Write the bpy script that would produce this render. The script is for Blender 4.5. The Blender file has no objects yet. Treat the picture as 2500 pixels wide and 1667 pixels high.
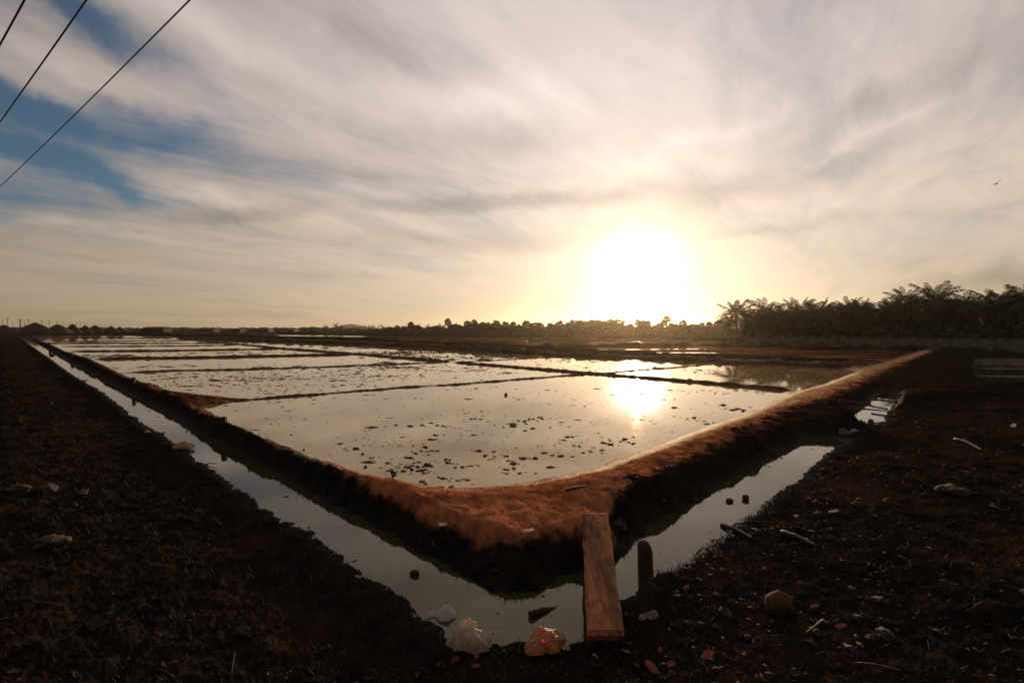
import bpy, bmesh, math, random
import numpy as np
from mathutils import Vector, Matrix, Euler

random.seed(7)
RNG = np.random.default_rng(11)
scene = bpy.context.scene
COL = scene.collection

# ------------------------------------------------------------------ camera
CAM_H = 2.6
F_PX = 1150.0
HORIZON = 800.0
PITCH = math.atan((833.5 - HORIZON) / F_PX)
cam_data = bpy.data.cameras.new("camera")
cam_data.sensor_width = 36.0
cam_data.lens = 36.0 * F_PX / 2500.0
cam_data.clip_start = 0.05
cam_data.clip_end = 6000.0
cam = bpy.data.objects.new("camera", cam_data)
COL.objects.link(cam)
cam.location = (0, 0, CAM_H)
cam.rotation_euler = (math.pi / 2 - PITCH, 0, 0)
scene.camera = cam
scene.render.engine = "CYCLES"
scene.render.resolution_x = 1024
scene.render.resolution_y = 682
scene.cycles.use_denoising = True
scene.cycles.max_bounces = 6
scene.cycles.diffuse_bounces = 3
scene.cycles.glossy_bounces = 3
scene.cycles.transmission_bounces = 3
scene.cycles.transparent_max_bounces = 12
scene.cycles.volume_bounces = 0
scene.cycles.caustics_reflective = False
scene.cycles.caustics_refractive = False
scene.view_settings.view_transform = "Standard"
scene.view_settings.look = "None"
scene.view_settings.exposure = 0.0
scene.view_settings.gamma = 1.0
scene.view_settings.use_curve_mapping = False


def pix(x, y, z=0.0):
    """where the view through a photograph pixel meets the level z (metres)"""
    u, v = (x - 1250.0) / F_PX, (833.5 - y) / F_PX
    c, s = math.cos(PITCH), math.sin(PITCH)
    d = Vector((u, c + v * s, v * c - s))
    t = (z - CAM_H) / d.z
    return Vector((d.x * t, d.y * t, z))


def at_depth(x, y, depth):
    u, v = (x - 1250.0) / F_PX, (833.5 - y) / F_PX
    c, s = math.cos(PITCH), math.sin(PITCH)
    d = Vector((u, c + v * s, v * c - s))
    t = depth / d.y
    return Vector((d.x * t, depth, CAM_H + d.z * t))


def azel(x, y):
    p = at_depth(x, y, 1.0) - Vector((0, 0, CAM_H))
    return math.atan2(p.x, p.y), math.atan2(p.z, math.hypot(p.x, p.y))


# ------------------------------------------------------------------ sun and sky
SUN_AZ, SUN_EL = azel(1556, 652)
SUN_DIR = Vector((math.sin(SUN_AZ) * math.cos(SUN_EL), math.cos(SUN_AZ) * math.cos(SUN_EL), math.sin(SUN_EL)))
sun_data = bpy.data.lights.new("sun", "SUN")
sun_data.energy = 4.5
sun_data.angle = math.radians(0.5)
sun_data.color = (1.0, 0.66, 0.36)
sun = bpy.data.objects.new("sun", sun_data)
COL.objects.link(sun)
sun.rotation_euler = (-SUN_DIR).to_track_quat("-Z", "Y").to_euler()

world = bpy.data.worlds.new("World")
scene.world = world
world.use_nodes = True
WT = world.node_tree
for n in list(WT.nodes):
    WT.nodes.remove(n)


class NB:
    """small node-graph helper"""
    def __init__(self, tree):
        self.t = tree
        self.k = 0

    def node(self, kind, **kw):
        n = self.t.nodes.new(kind)
        for a, b in kw.items():
            setattr(n, a, b)
        return n

    def link(self, a, b):
        self.t.links.new(a, b)

    def put(self, sock, v):
        if hasattr(v, "is_output"):
            self.link(v, sock)
        else:
            sock.default_value = v

    def m(self, op, a, b=0.0, c=None, clamp=False):
        n = self.node("ShaderNodeMath", operation=op, use_clamp=clamp)
        self.put(n.inputs[0], a)
        self.put(n.inputs[1], b)
        if c is not None:
            self.put(n.inputs[2], c)
        return n.outputs[0]

    def vm(self, op, a, b=None):
        n = self.node("ShaderNodeVectorMath", operation=op)
        self.put(n.inputs[0], a)
        if b is not None:
            self.put(n.inputs[1], b)
        return n.outputs["Value"] if op in ("DOT_PRODUCT", "LENGTH") else n.outputs[0]

    def vscale(self, a, s):
        n = self.node("ShaderNodeVectorMath", operation="SCALE")
        self.put(n.inputs[0], a)
        self.put(n.inputs["Scale"], s)
        return n.outputs[0]

    def comb(self, x, y, z):
        n = self.node("ShaderNodeCombineXYZ")
        for s, v in zip(n.inputs, (x, y, z)):
            self.put(s, v)
        return n.outputs[0]

    def sep(self, v):
        n = self.node("ShaderNodeSeparateXYZ")
        self.put(n.inputs[0], v)
        return n.outputs[0], n.outputs[1], n.outputs[2]

    def noise(self, vec, scale, detail=4, rough=0.55, dist=0.0, color=False):
        n = self.node("ShaderNodeTexNoise")
        if vec is not None:
            self.put(n.inputs["Vector"], vec)
        n.inputs["Scale"].default_value = scale
        n.inputs["Detail"].default_value = detail
        n.inputs["Roughness"].default_value = rough
        n.inputs["Distortion"].default_value = dist
        return n.outputs["Color" if color else "Fac"]

    def step(self, v, lo, hi, a=0.0, b=1.0):
        n = self.node("ShaderNodeMapRange", interpolation_type="SMOOTHSTEP")
        self.put(n.inputs[0], v)
        for i, q in enumerate((lo, hi, a, b)):
            self.put(n.inputs[1 + i], q)
        return n.outputs[0]

    def mix(self, f, a, b, blend="MIX"):
        n = self.node("ShaderNodeMix", data_type="RGBA", blend_type=blend)
        n.clamp_result = False
        n.clamp_factor = True
        self.put(n.inputs[0], f)
        self.put(n.inputs[6], a)
        self.put(n.inputs[7], b)
        return n.outputs[2]

    def ramp(self, f, stops):
        n = self.node("ShaderNodeValToRGB")
        e = n.color_ramp.elements
        while len(e) < len(stops):
            e.new(0.5)
        for i, (p, c) in enumerate(stops):
            e[i].position = p
            e[i].color = (*c, 1)
        self.put(n.inputs[0], f)
        return n.outputs[0]


def build_world():
    b = NB(WT)
    tc = b.node("ShaderNodeTexCoord").outputs["Generated"]
    d = b.vm("NORMALIZE", tc)
    x, y, z = b.sep(d)
    az = b.m("ARCTAN2", x, y)
    el = b.m("ARCSINE", z)
    elp = b.m("MAXIMUM", el, 0.0)
    # clear evening sky
    sky = b.node("ShaderNodeTexSky", sky_type="NISHITA")
    sky.sun_disc = False
    sky.sun_elevation = SUN_EL
    sky.sun_rotation = SUN_AZ
    sky.altitude = 10
    sky.air_density = 1.0
    sky.dust_density = 1.0
    sky.ozone_density = 2.0
    clear = b.mix(1.0, sky.outputs[0], (0.34, 0.58, 0.74, 1), "MULTIPLY")
    # cloud sheet: project on a flat layer so the streaks converge at the horizon
    inv = b.m("DIVIDE", 1.0, b.m("ADD", b.m("MAXIMUM", z, 0.0), 0.10))
    lx, ly = b.m("MULTIPLY", x, inv), b.m("MULTIPLY", y, inv)
    ca, sa = math.cos(math.radians(38)), math.sin(math.radians(38))
    ls = b.m("ADD", b.m("MULTIPLY", lx, ca), b.m("MULTIPLY", ly, -sa))   # across the streaks
    lt = b.m("ADD", b.m("MULTIPLY", lx, sa), b.m("MULTIPLY", ly, ca))    # along the streaks
    lay = b.comb(ls, b.m("MULTIPLY", lt, 0.38), 0.0)
    warp = b.vscale(b.vm("SUBTRACT", b.noise(lay, 1.1, 3, 0.5, color=True), (0.5, 0.5, 0.5)), 0.9)
    layw = b.vm("ADD", lay, warp)
    n1 = b.noise(layw, 1.25, 7, 0.56)
    n2 = b.noise(b.vm("ADD", layw, (7.3, 2.1, 0.4)), 3.4, 9, 0.66)
    # long level bars low down
    bars = b.noise(b.comb(b.m("MULTIPLY", az, 1.6), b.m("MULTIPLY", el, 13.0), 3.0), 1.0, 5, 0.55, 0.4)
    # direction warped a little by noise, for the named cloud shapes
    wn = b.noise(d, 6.0, 5, 0.6, color=True)
    wx, wy, _ = b.sep(b.vm("SUBTRACT", wn, (0.5, 0.5, 0.5)))
    azw = b.m("ADD", az, b.m("MULTIPLY", wx, 0.20))
    elw = b.m("ADD", el, b.m("MULTIPLY", wy, 0.10))

    def blob(px, py, rx, ry, rot=0.0, hard=1.0):
        a0, e0 = azel(px, py)
        a1, _ = azel(px + rx, py)
        _, e1 = azel(px, py - ry)
        ra, re = abs(a1 - a0), abs(e1 - e0)
        da, de = b.m("SUBTRACT", azw, a0), b.m("SUBTRACT", elw, e0)
        c, s = math.cos(rot), math.sin(rot)
        u = b.m("ADD", b.m("MULTIPLY", da, c / ra), b.m("MULTIPLY", de, s / ra))
        v = b.m("ADD", b.m("MULTIPLY", da, -s / re), b.m("MULTIPLY", de, c / re))
        q = b.m("ADD", b.m("MULTIPLY", u, u), b.m("MULTIPLY", v, v))
        return b.m("EXPONENT", b.m("MULTIPLY", b.m("POWER", q, hard), -1.0))

    def total(items):
        acc = None
        for amp, args in items:
            t = b.m("MULTIPLY", blob(*args), amp)
            acc = t if acc is None else b.m("ADD", acc, t)
        return acc

    # gaps of blue on the left
    gaps = total([
        (1.35, (10, 255, 210, 62, -0.25, 1.3)),
        (1.00, (390, 310, 190, 60, 0.10)),
        (1.15, (90, 390, 330, 42, -0.15, 1.2)),
        (0.80, (20, 480, 230, 75, 0.0)),
        (0.65, (190, 20, 130, 50, -0.4)),
        (0.60, (330, 120, 300, 60, -0.35)),
        (0.35, (520, 400, 300, 55, 0.0)),
        (0.30, (2520, 130, 260, 130, 0.2)),
        (0.40, (30, 110, 160, 60, -0.4)),
    ])
    # grey bars and bright edges
    dark = total([
        (0.30, (1250, 492, 430, 26, 0.02, 1.4)),
        (0.20, (1850, 455, 420, 32, 0.14)),
        (0.30, (620, 518, 170, 24, 0.18, 1.3)),
        (0.24, (1180, 330, 230, 45, -0.05)),
        (0.18, (1150, 590, 380, 26, 0.0)),
        (0.20, (900, 60, 220, 70, -0.4)),
        (0.13, (2060, 300, 420, 40, 0.32)),
        (0.16, (2060, 528, 110, 16, 0.0)),
        (0.16, (2250, 640, 90, 18, 0.1)),
        (0.22, (2330, 690, 180, 30, 0.1)),
        (0.26, (2500, 680, 170, 60, 0.0)),
        (0.14, (2020, 700, 40, 18, 0.2)),
        (0.17, (2400, 120, 400, 140, 0.3)),
        (0.16, (1850, 570, 200, 12, 0.0)),
        (0.14, (900, 400, 300, 60, 0.0)),
    ])
    light = total([
        (0.07, (1580, 425, 230, 34, 0.05)),
        (0.12, (1760, 335, 200, 26, 0.2)),
        (0.22, (880, 470, 90, 26, 0.2)),
        (0.16, (1150, 240, 330, 60, 0.1)),
        (0.22, (470, 470, 250, 24, -0.08)),
        (0.24, (150, 160, 200, 30, -0.35)),
        (0.22, (480, 60, 260, 50, -0.3)),
        (0.16, (2100, 340, 240, 14, 0.3)),
        (0.22, (200, 560, 300, 12, 0.0)),
    ])
    # distance from the sun
    cs = b.m("SUBTRACT", b.vm("DOT_PRODUCT", d, SUN_DIR), 1.0)
    def lobe(s):
        return b.m("EXPONENT", b.m("DIVIDE", cs, s * s))
    low = b.m("EXPONENT", b.m("MULTIPLY", elp, -1.0 / 0.27))
    tone = b.mix(low, (0.97, 0.838, 0.812, 1), (1.0, 0.752, 0.485, 1))
    bright = b.m("ADD", 0.10, b.m("MULTIPLY", lobe(0.86), 0.60))
    bright = b.m("ADD", bright, b.m("MULTIPLY", lobe(0.36), 0.30))
    tex = b.m("ADD", b.m("MULTIPLY", b.m("SUBTRACT", n1, 0.5), 0.62), b.m("MULTIPLY", b.m("SUBTRACT", n2, 0.5), 0.42))
    fade = b.step(el, 0.03, 0.22)
    tex = b.m("MULTIPLY", tex, fade)
    tex = b.m("ADD", tex, b.m("MULTIPLY", b.m("SUBTRACT", bars, 0.5), b.m("MULTIPLY", b.m("SUBTRACT", 1.0, fade), 0.22)))
    shape = b.m("SUBTRACT", b.m("ADD", light, tex), b.m("MULTIPLY", dark, 1.0))
    bright = b.m("MULTIPLY", bright, b.m("MAXIMUM", b.m("ADD", 1.0, shape), 0.2))
    cloud = b.mix(1.0, tone, b.comb(bright, bright, bright), "MULTIPLY")
    # the aureole seen through the thin sheet
    thin = b.m("MAXIMUM", b.m("SUBTRACT", 1.0, b.m("MULTIPLY", dark, 1.6)), 0.1)
    dw = b.vm("NORMALIZE", b.vm("ADD", d, b.vscale(b.vm("SUBTRACT", wn, (0.5, 0.5, 0.5)), 0.06)))
    csw = b.m("SUBTRACT", b.vm("DOT_PRODUCT", dw, SUN_DIR), 1.0)
    bar = blob(1570, 548, 420, 15, 0.03, 1.5)
    def wlobe(w, amp):
        return b.m("MULTIPLY", b.m("EXPONENT", b.m("DIVIDE", csw, w ** 2)), amp)
    veil = b.m("ADD", 0.35, b.m("MULTIPLY", bars, 1.3))
    g1 = b.m("ADD", b.m("MULTIPLY", wlobe(0.048, 0.62), veil), wlobe(0.028, 4.0))
    g1 = b.m("MULTIPLY", g1, b.m("SUBTRACT", 1.0, b.m("MULTIPLY", bar, 0.75)))
    g2 = b.m("MULTIPLY", b.m("MULTIPLY", lobe(0.14), 0.16), thin)
    glow = b.mix(1.0, (1.0, 0.80, 0.60, 1), b.comb(g2, g2, g2), "MULTIPLY")
    glow = b.mix(1.0, glow, b.mix(1.0, (1.0, 0.90, 0.84, 1), b.comb(g1, g1, g1), "MULTIPLY"), "ADD")
    cloud = b.mix(1.0, cloud, glow, "ADD")
    # scale to the strength of the background node
    STR = 0.1
    cloud = b.mix(1.0, cloud, (1 / STR, 1 / STR, 1 / STR, 1), "MULTIPLY")
    cover = b.m("ADD", b.m("MULTIPLY", b.m("SUBTRACT", n1, 0.5), 1.6), b.m("MULTIPLY", b.m("SUBTRACT", n2, 0.5), 0.9))
    hole = b.step(b.m("SUBTRACT", gaps, b.m("ADD", 0.0, cover)), -0.25, 1.25)
    hole = b.m("MULTIPLY", hole, 0.92)
    col = b.mix(hole, cloud, clear)
    bg = b.node("ShaderNodeBackground")
    b.link(col, bg.inputs[0])
    bg.inputs[1].default_value = STR
    out = b.node("ShaderNodeOutputWorld")
    b.link(bg.outputs[0], out.inputs[0])


build_world()
world.cycles.sampling_method = "MANUAL"
world.cycles.sample_map_resolution = 1024

# ------------------------------------------------------------------ helpers
def tag(o, label=None, cat=None, group=None, kind=None):
    if label:
        o["label"] = label
    if cat:
        o["category"] = cat
    if group:
        o["group"] = group
    if kind:
        o["kind"] = kind
    return o


def empty(name, loc, rz=0.0):
    o = bpy.data.objects.new(name, None)
    o.empty_display_size = 0.2
    COL.objects.link(o)
    o.location = loc
    o.rotation_euler = (0, 0, rz)
    return o


def link_mesh(name, me, mat=None, parent=None, loc=None, rot=None, scale=None):
    if mat is not None and not me.materials:
        me.materials.append(mat)
    o = bpy.data.objects.new(name, me)
    COL.objects.link(o)
    if parent is not None:
        o.parent = parent
    if loc is not None:
        o.location = loc
    if rot is not None:
        o.rotation_euler = rot
    if scale is not None:
        o.scale = scale
    return o


def make_mesh(name, verts, faces, smooth=False):
    me = bpy.data.meshes.new(name)
    me.from_pydata([tuple(v) for v in verts], [], [tuple(f) for f in faces])
    if smooth:
        me.polygons.foreach_set("use_smooth", [True] * len(me.polygons))
    me.update()
    return me


def np_mesh(name, V, F, smooth=True):
    """fast mesh from arrays; F is (n,3) or (n,4)"""
    me = bpy.data.meshes.new(name)
    k = F.shape[1]
    me.vertices.add(len(V))
    me.vertices.foreach_set("co", np.ascontiguousarray(V, np.float32).ravel())
    me.loops.add(F.size)
    me.loops.foreach_set("vertex_index", np.ascontiguousarray(F, np.int32).ravel())
    me.polygons.add(len(F))
    me.polygons.foreach_set("loop_start", np.arange(0, F.size, k, dtype=np.int32))
    me.polygons.foreach_set("use_smooth", np.full(len(F), smooth))
    me.update(calc_edges=True)
    return me


class MB:
    """collects boxes, tubes and leaves into one mesh"""
    def __init__(self):
        self.v, self.f = [], []

    def add(self, vs, fs):
        n = len(self.v)
        self.v += [tuple(q) for q in vs]
        self.f += [tuple(i + n for i in f) for f in fs]

    def box(self, c, size, rot=(0, 0, 0), taper=1.0):
        sx, sy, sz = (s / 2 for s in size)
        M = Euler(rot).to_matrix()
        vs = []
        for k, (zz, t) in enumerate(((-sz, 1.0), (sz, taper))):
            for xx, yy in ((-sx, -sy), (sx, -sy), (sx, sy), (-sx, sy)):
                vs.append(M @ Vector((xx * t, yy * t, zz)) + Vector(c))
        self.add(vs, [(3, 2, 1, 0), (4, 5, 6, 7), (0, 1, 5, 4), (1, 2, 6, 5), (2, 3, 7, 6), (3, 0, 4, 7)])

    def tube(self, pts, radii, n=6, cap=True):
        pts = [Vector(p) for p in pts]
        if not hasattr(radii, "__len__"):
            radii = [radii] * len(pts)
        vs, fs = [], []
        for i, p in enumerate(pts):
            t = (pts[min(i + 1, len(pts) - 1)] - pts[max(i - 1, 0)]).normalized()
            a = t.cross(Vector((0, 0, 1)))
            if a.length < 1e-3:
                a = Vector((1, 0, 0))
            a.normalize()
            c = t.cross(a)
            for k in range(n):
                w = 2 * math.pi * k / n
                vs.append(p + (a * math.cos(w) + c * math.sin(w)) * radii[i])
        for i in range(len(pts) - 1):
            for k in range(n):
                k2 = (k + 1) % n
                fs.append((i * n + k, i * n + k2, (i + 1) * n + k2, (i + 1) * n + k))
        if cap:
            fs.append(tuple(range(n - 1, -1, -1)))
            fs.append(tuple((len(pts) - 1) * n + k for k in range(n)))
        self.add(vs, fs)

    def mesh(self, name, smooth=False):
        return make_mesh(name, self.v, self.f, smooth)

    def build(self, name, mat, parent=None, smooth=False, **kw):
        return link_mesh(name, self.mesh(name, smooth), mat, parent, **kw)


# numpy gradient noise -------------------------------------------------
_P = RNG.permutation(256).astype(np.int32)
_P = np.concatenate([_P, _P, _P])
_G = np.stack([np.cos(np.arange(256) * 2 * np.pi / 256 * 37), np.sin(np.arange(256) * 2 * np.pi / 256 * 37)], 1).astype(np.float32)


def pnoise(x, y):
    xi, yi = np.floor(x), np.floor(y)
    xf, yf = (x - xi).astype(np.float32), (y - yi).astype(np.float32)
    xi, yi = xi.astype(np.int64) & 255, yi.astype(np.int64) & 255
    u, v = xf * xf * xf * (xf * (xf * 6 - 15) + 10), yf * yf * yf * (yf * (yf * 6 - 15) + 10)
    def g(ix, iy, dx, dy):
        q = _G[_P[_P[ix] + iy] & 255]
        return q[..., 0] * dx + q[..., 1] * dy
    x1, y1 = (xi + 1) & 255, (yi + 1) & 255
    a = g(xi, yi, xf, yf) * (1 - u) + g(x1, yi, xf - 1, yf) * u
    c = g(xi, y1, xf, yf - 1) * (1 - u) + g(x1, y1, xf - 1, yf - 1) * u
    return (a * (1 - v) + c * v) * 1.5


def fbm(x, y, octs=4, gain=0.5, lac=2.03):
    s, a = 0.0, 1.0
    for k in range(octs):
        s = s + a * pnoise(x + 17.1 * k, y - 9.7 * k)
        x, y, a = x * lac, y * lac, a * gain
    return s


def smooth(v, lo, hi):
    t = np.clip((v - lo) / (hi - lo), 0, 1)
    return t * t * (3 - 2 * t)


def sdf(px, py, poly):
    """signed distance to a closed polygon, negative inside"""
    best = np.full(px.shape, 1e9, np.float32)
    inside = np.zeros(px.shape, bool)
    n = len(poly)
    for i in range(n):
        ax, ay = poly[i][0], poly[i][1]
        bx, by = poly[(i + 1) % n][0], poly[(i + 1) % n][1]
        ex, ey = bx - ax, by - ay
        wx, wy = px - ax, py - ay
        L = ex * ex + ey * ey + 1e-12
        t = np.clip((wx * ex + wy * ey) / L, 0, 1)
        dx, dy = wx - ex * t, wy - ey * t
        best = np.minimum(best, dx * dx + dy * dy)
        c = (ay > py) != (by > py)
        if abs(ey) > 1e-12:
            inside ^= c & (px < ex * (py - ay) / ey + ax)
    d = np.sqrt(best)
    return np.where(inside, -d, d)


def sdf_far(px, py, poly, pad):
    """sdf, exact within pad metres of the polygon's box, a big number outside"""
    P = np.array([(p[0], p[1]) for p in poly])
    lo, hi = P.min(0) - pad, P.max(0) + pad
    out = np.full(px.shape, pad, np.float32)
    m = (px > lo[0]) & (px < hi[0]) & (py > lo[1]) & (py < hi[1])
    if m.any():
        out[m] = np.minimum(sdf(px[m], py[m], poly), pad)
    return out


def grow(poly, d):
    """offset a polygon outwards by d metres"""
    P = [Vector((p[0], p[1])) for p in poly]
    n = len(P)
    area = sum(P[i].x * P[(i + 1) % n].y - P[(i + 1) % n].x * P[i].y for i in range(n))
    sg = 1 if area > 0 else -1
    out = []
    for i in range(n):
        e0, e1 = (P[i] - P[i - 1]).normalized(), (P[(i + 1) % n] - P[i]).normalized()
        nn = Vector((e0.y, -e0.x)) + Vector((e1.y, -e1.x))
        if nn.length < 1e-4:
            nn = Vector((e0.y, -e0.x))
        out.append(P[i] + nn.normalized() * d * sg)
    return out


# ------------------------------------------------------------------ materials
def new_mat(name):
    m = bpy.data.materials.new(name)
    m.use_nodes = True
    t = m.node_tree
    for n in list(t.nodes):
        t.nodes.remove(n)
    b = NB(t)
    out = b.node("ShaderNodeOutputMaterial")
    return m, b, out


def principled(b, out, **kw):
    p = b.node("ShaderNodeBsdfPrincipled")
    for k, v in kw.items():
        b.put(p.inputs[k.replace("_", " ")], v)
    b.link(p.outputs[0], out.inputs[0])
    return p


def bump(b, h, strength, dist):
    n = b.node("ShaderNodeBump")
    b.put(n.inputs["Strength"], strength)
    n.inputs["Distance"].default_value = dist
    b.link(h, n.inputs["Height"])
    return n.outputs[0]


def mat_simple(name, c0, c1, scale=8.0, rough=0.8, bump_s=0.3, bump_d=0.01, spec=0.3, coords="Object"):
    m, b, out = new_mat(name)
    tc = b.node("ShaderNodeTexCoord").outputs[coords]
    n = b.noise(tc, scale, 6, 0.62)
    n2 = b.noise(tc, scale * 4.3, 4, 0.6)
    col = b.mix(b.step(n, 0.3, 0.7), (*c0, 1), (*c1, 1))
    principled(b, out, Base_Color=col, Roughness=rough, Specular_IOR_Level=spec, Normal=bump(b, b.m("ADD", n, n2), bump_s, bump_d))
    return m


def mat_leaf(name, c0, c1, trans=0.35, rough=0.55, spec=0.3):
    m, b, out = new_mat(name)
    g = b.node("ShaderNodeNewGeometry")
    oi = b.node("ShaderNodeObjectInfo")
    r = b.m("FRACT", b.m("ADD", g.outputs["Random Per Island"], oi.outputs["Random"]))
    col = b.mix(r, (*c0, 1), (*c1, 1))
    p = b.node("ShaderNodeBsdfPrincipled")
    b.link(col, p.inputs["Base Color"])
    p.inputs["Roughness"].default_value = rough
    p.inputs["Specular IOR Level"].default_value = spec
    t = b.node("ShaderNodeBsdfTranslucent")
    b.link(b.mix(1.0, col, (1.5, 1.5, 0.8, 1), "MULTIPLY"), t.inputs[0])
    s = b.node("ShaderNodeMixShader")
    s.inputs[0].default_value = trans
    b.link(p.outputs[0], s.inputs[1])
    b.link(t.outputs[0], s.inputs[2])
    b.link(s.outputs[0], out.inputs[0])
    return m


def mat_plastic(name, c0, c1, clear=0.25):
    """thin crumpled polythene: partly see-through, lets light through"""
    m, b, out = new_mat(name)
    tc = b.node("ShaderNodeTexCoord").outputs["Object"]
    n = b.noise(tc, 9.0, 6, 0.65)
    col = b.mix(b.step(n, 0.35, 0.65), (*c0, 1), (*c1, 1))
    bm = bump(b, b.noise(tc, 24.0, 4, 0.6), 0.35, 0.01)
    p = b.node("ShaderNodeBsdfPrincipled")
    b.link(col, p.inputs["Base Color"])
    p.inputs["Roughness"].default_value = 0.35
    p.inputs["Specular IOR Level"].default_value = 0.5
    b.link(bm, p.inputs["Normal"])
    t = b.node("ShaderNodeBsdfTranslucent")
    b.link(col, t.inputs[0])
    s = b.node("ShaderNodeMixShader")
    s.inputs[0].default_value = 0.5
    b.link(p.outputs[0], s.inputs[1])
    b.link(t.outputs[0], s.inputs[2])
    tr = b.node("ShaderNodeBsdfTransparent")
    s2 = b.node("ShaderNodeMixShader")
    b.put(s2.inputs[0], b.step(n, 0.3, 0.75, clear * 1.6, 0.02))
    b.link(s.outputs[0], s2.inputs[1])
    b.link(tr.outputs[0], s2.inputs[2])
    b.link(s2.outputs[0], out.inputs[0])
    return m


def mat_soil():
    m, b, out = new_mat("soil")
    tc = b.node("ShaderNodeNewGeometry").outputs["Position"]
    att = b.node("ShaderNodeAttribute", attribute_name="sand")
    wet = b.node("ShaderNodeAttribute", attribute_name="wet").outputs["Fac"]
    sand = att.outputs["Fac"]
    big = b.noise(tc, 0.55, 5, 0.6)
    mid = b.noise(tc, 3.4, 6, 0.62)
    fine = b.noise(tc, 26.0, 5, 0.66)
    vor = b.node("ShaderNodeTexVoronoi")
    b.link(tc, vor.inputs["Vector"])
    vor.inputs["Scale"].default_value = 16.0
    grit = b.step(vor.outputs["Distance"], 0.05, 0.5)
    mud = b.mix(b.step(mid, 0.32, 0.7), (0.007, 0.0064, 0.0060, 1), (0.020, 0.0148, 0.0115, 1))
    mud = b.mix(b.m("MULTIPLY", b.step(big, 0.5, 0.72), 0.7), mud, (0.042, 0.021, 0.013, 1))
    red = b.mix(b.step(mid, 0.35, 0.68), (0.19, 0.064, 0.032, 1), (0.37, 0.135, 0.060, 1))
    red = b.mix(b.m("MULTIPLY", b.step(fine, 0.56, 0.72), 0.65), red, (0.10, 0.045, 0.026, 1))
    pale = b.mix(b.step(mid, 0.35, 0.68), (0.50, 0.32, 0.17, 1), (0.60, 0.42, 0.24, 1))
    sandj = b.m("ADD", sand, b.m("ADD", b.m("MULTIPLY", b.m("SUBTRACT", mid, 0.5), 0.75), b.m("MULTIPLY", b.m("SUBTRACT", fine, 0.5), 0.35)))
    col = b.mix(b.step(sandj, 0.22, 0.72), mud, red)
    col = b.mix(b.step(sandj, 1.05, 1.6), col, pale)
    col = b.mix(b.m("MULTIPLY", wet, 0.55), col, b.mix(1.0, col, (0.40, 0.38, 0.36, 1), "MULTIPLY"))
    rough = b.m("SUBTRACT", 0.95, b.m("MULTIPLY", wet, 0.25))
    h = b.m("ADD", b.m("MULTIPLY", mid, 1.0), b.m("ADD", b.m("MULTIPLY", fine, 0.45), b.m("MULTIPLY", grit, 0.25)))
    principled(b, out, Base_Color=col, Roughness=rough, Specular_IOR_Level=b.m("MULTIPLY", wet, b.step(sand, 0.7, 1.3, 0.06, 0.8)),
               Normal=bump(b, h, b.step(sand, 0.2, 0.9, 0.75, 0.38), 0.045))
    return m


def mat_water(name, base, ior, rough, wave, scale, murk=0.0):
    m, b, out = new_mat(name)
    pos = b.node("ShaderNodeNewGeometry").outputs["Position"]
    st = b.vm("MULTIPLY", pos, (1.0, 0.55, 1.0))
    h = b.m("ADD", b.noise(st, scale, 3, 0.5), b.m("MULTIPLY", b.noise(pos, scale * 0.22, 2, 0.5), 1.5))
    c = b.mix(b.step(b.noise(pos, 0.6, 4, 0.6), 0.3, 0.7), (*base, 1), (*[q * 0.65 for q in base], 1))
    principled(b, out, Base_Color=c, Roughness=rough, IOR=ior, Specular_Tint=(1.0, 0.84, 0.48, 1), Normal=bump(b, h, wave, 0.02))
    return m


M = {}
M["soil"] = mat_soil()
M["brine"] = mat_water("brine", (0.34, 0.23, 0.075), 2.1, 0.035, 0.004, 3.0)
M["ditch"] = mat_water("ditch_water", (0.042, 0.038, 0.017), 1.5, 0.04, 0.018, 7.0)
M["bund"] = mat_simple("bund_mud", (0.035, 0.022, 0.016), (0.12, 0.06, 0.035), 2.2, 0.95, 0.8, 0.06, 0.1)
M["dike"] = mat_simple("dike_mud", (0.030, 0.020, 0.014), (0.075, 0.042, 0.026), 1.3, 0.95, 0.8, 0.08, 0.1)
M["clod"] = mat_simple("clod_mud", (0.060, 0.028, 0.016), (0.17, 0.075, 0.035), 9.0, 0.75, 0.7, 0.02, 0.3)
M["wood"] = mat_simple("weathered_wood", (0.028, 0.020, 0.014), (0.075, 0.048, 0.032), 6.0, 0.85, 0.6, 0.01, 0.2)
M["dark_wood"] = mat_simple("dark_wet_wood", (0.018, 0.014, 0.011), (0.05, 0.036, 0.026), 7.0, 0.75, 0.7, 0.012, 0.3)
M["bark"] = mat_simple("palm_bark", (0.06, 0.045, 0.032), (0.13, 0.10, 0.075), 5.0, 0.9, 0.6, 0.02, 0.15)
M["leaf"] = mat_leaf("palm_leaf", (0.018, 0.026, 0.010), (0.042, 0.046, 0.017), 0.12)
M["scrub"] = mat_leaf("scrub_leaf", (0.016, 0.024, 0.009), (0.040, 0.044, 0.016), 0.10)
M["concrete"] = mat_simple("old_concrete", (0.075, 0.068, 0.058), (0.21, 0.19, 0.165), 1.1, 0.9, 0.5, 0.01, 0.2)
M["stone"] = mat_simple("field_stone", (0.022, 0.017, 0.013), (0.062, 0.042, 0.030), 8.0, 0.85, 0.6, 0.01, 0.25)
M["brick"] = mat_simple("broken_brick", (0.13, 0.035, 0.020), (0.22, 0.065, 0.034), 12.0, 0.85, 0.6, 0.008, 0.2)
M["cable"] = mat_simple("black_cable", (0.012, 0.012, 0.014), (0.02, 0.02, 0.022), 4.0, 0.5, 0.1, 0.002, 0.4)
M["hill"] = mat_simple("hill_scrub", (0.05, 0.06, 0.03), (0.09, 0.09, 0.045), 0.05, 0.95, 0.3, 1.0, 0.1)
M["roof"] = mat_simple("shed_roof", (0.03, 0.027, 0.024), (0.05, 0.044, 0.038), 1.0, 0.8, 0.3, 0.02, 0.2)
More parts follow.
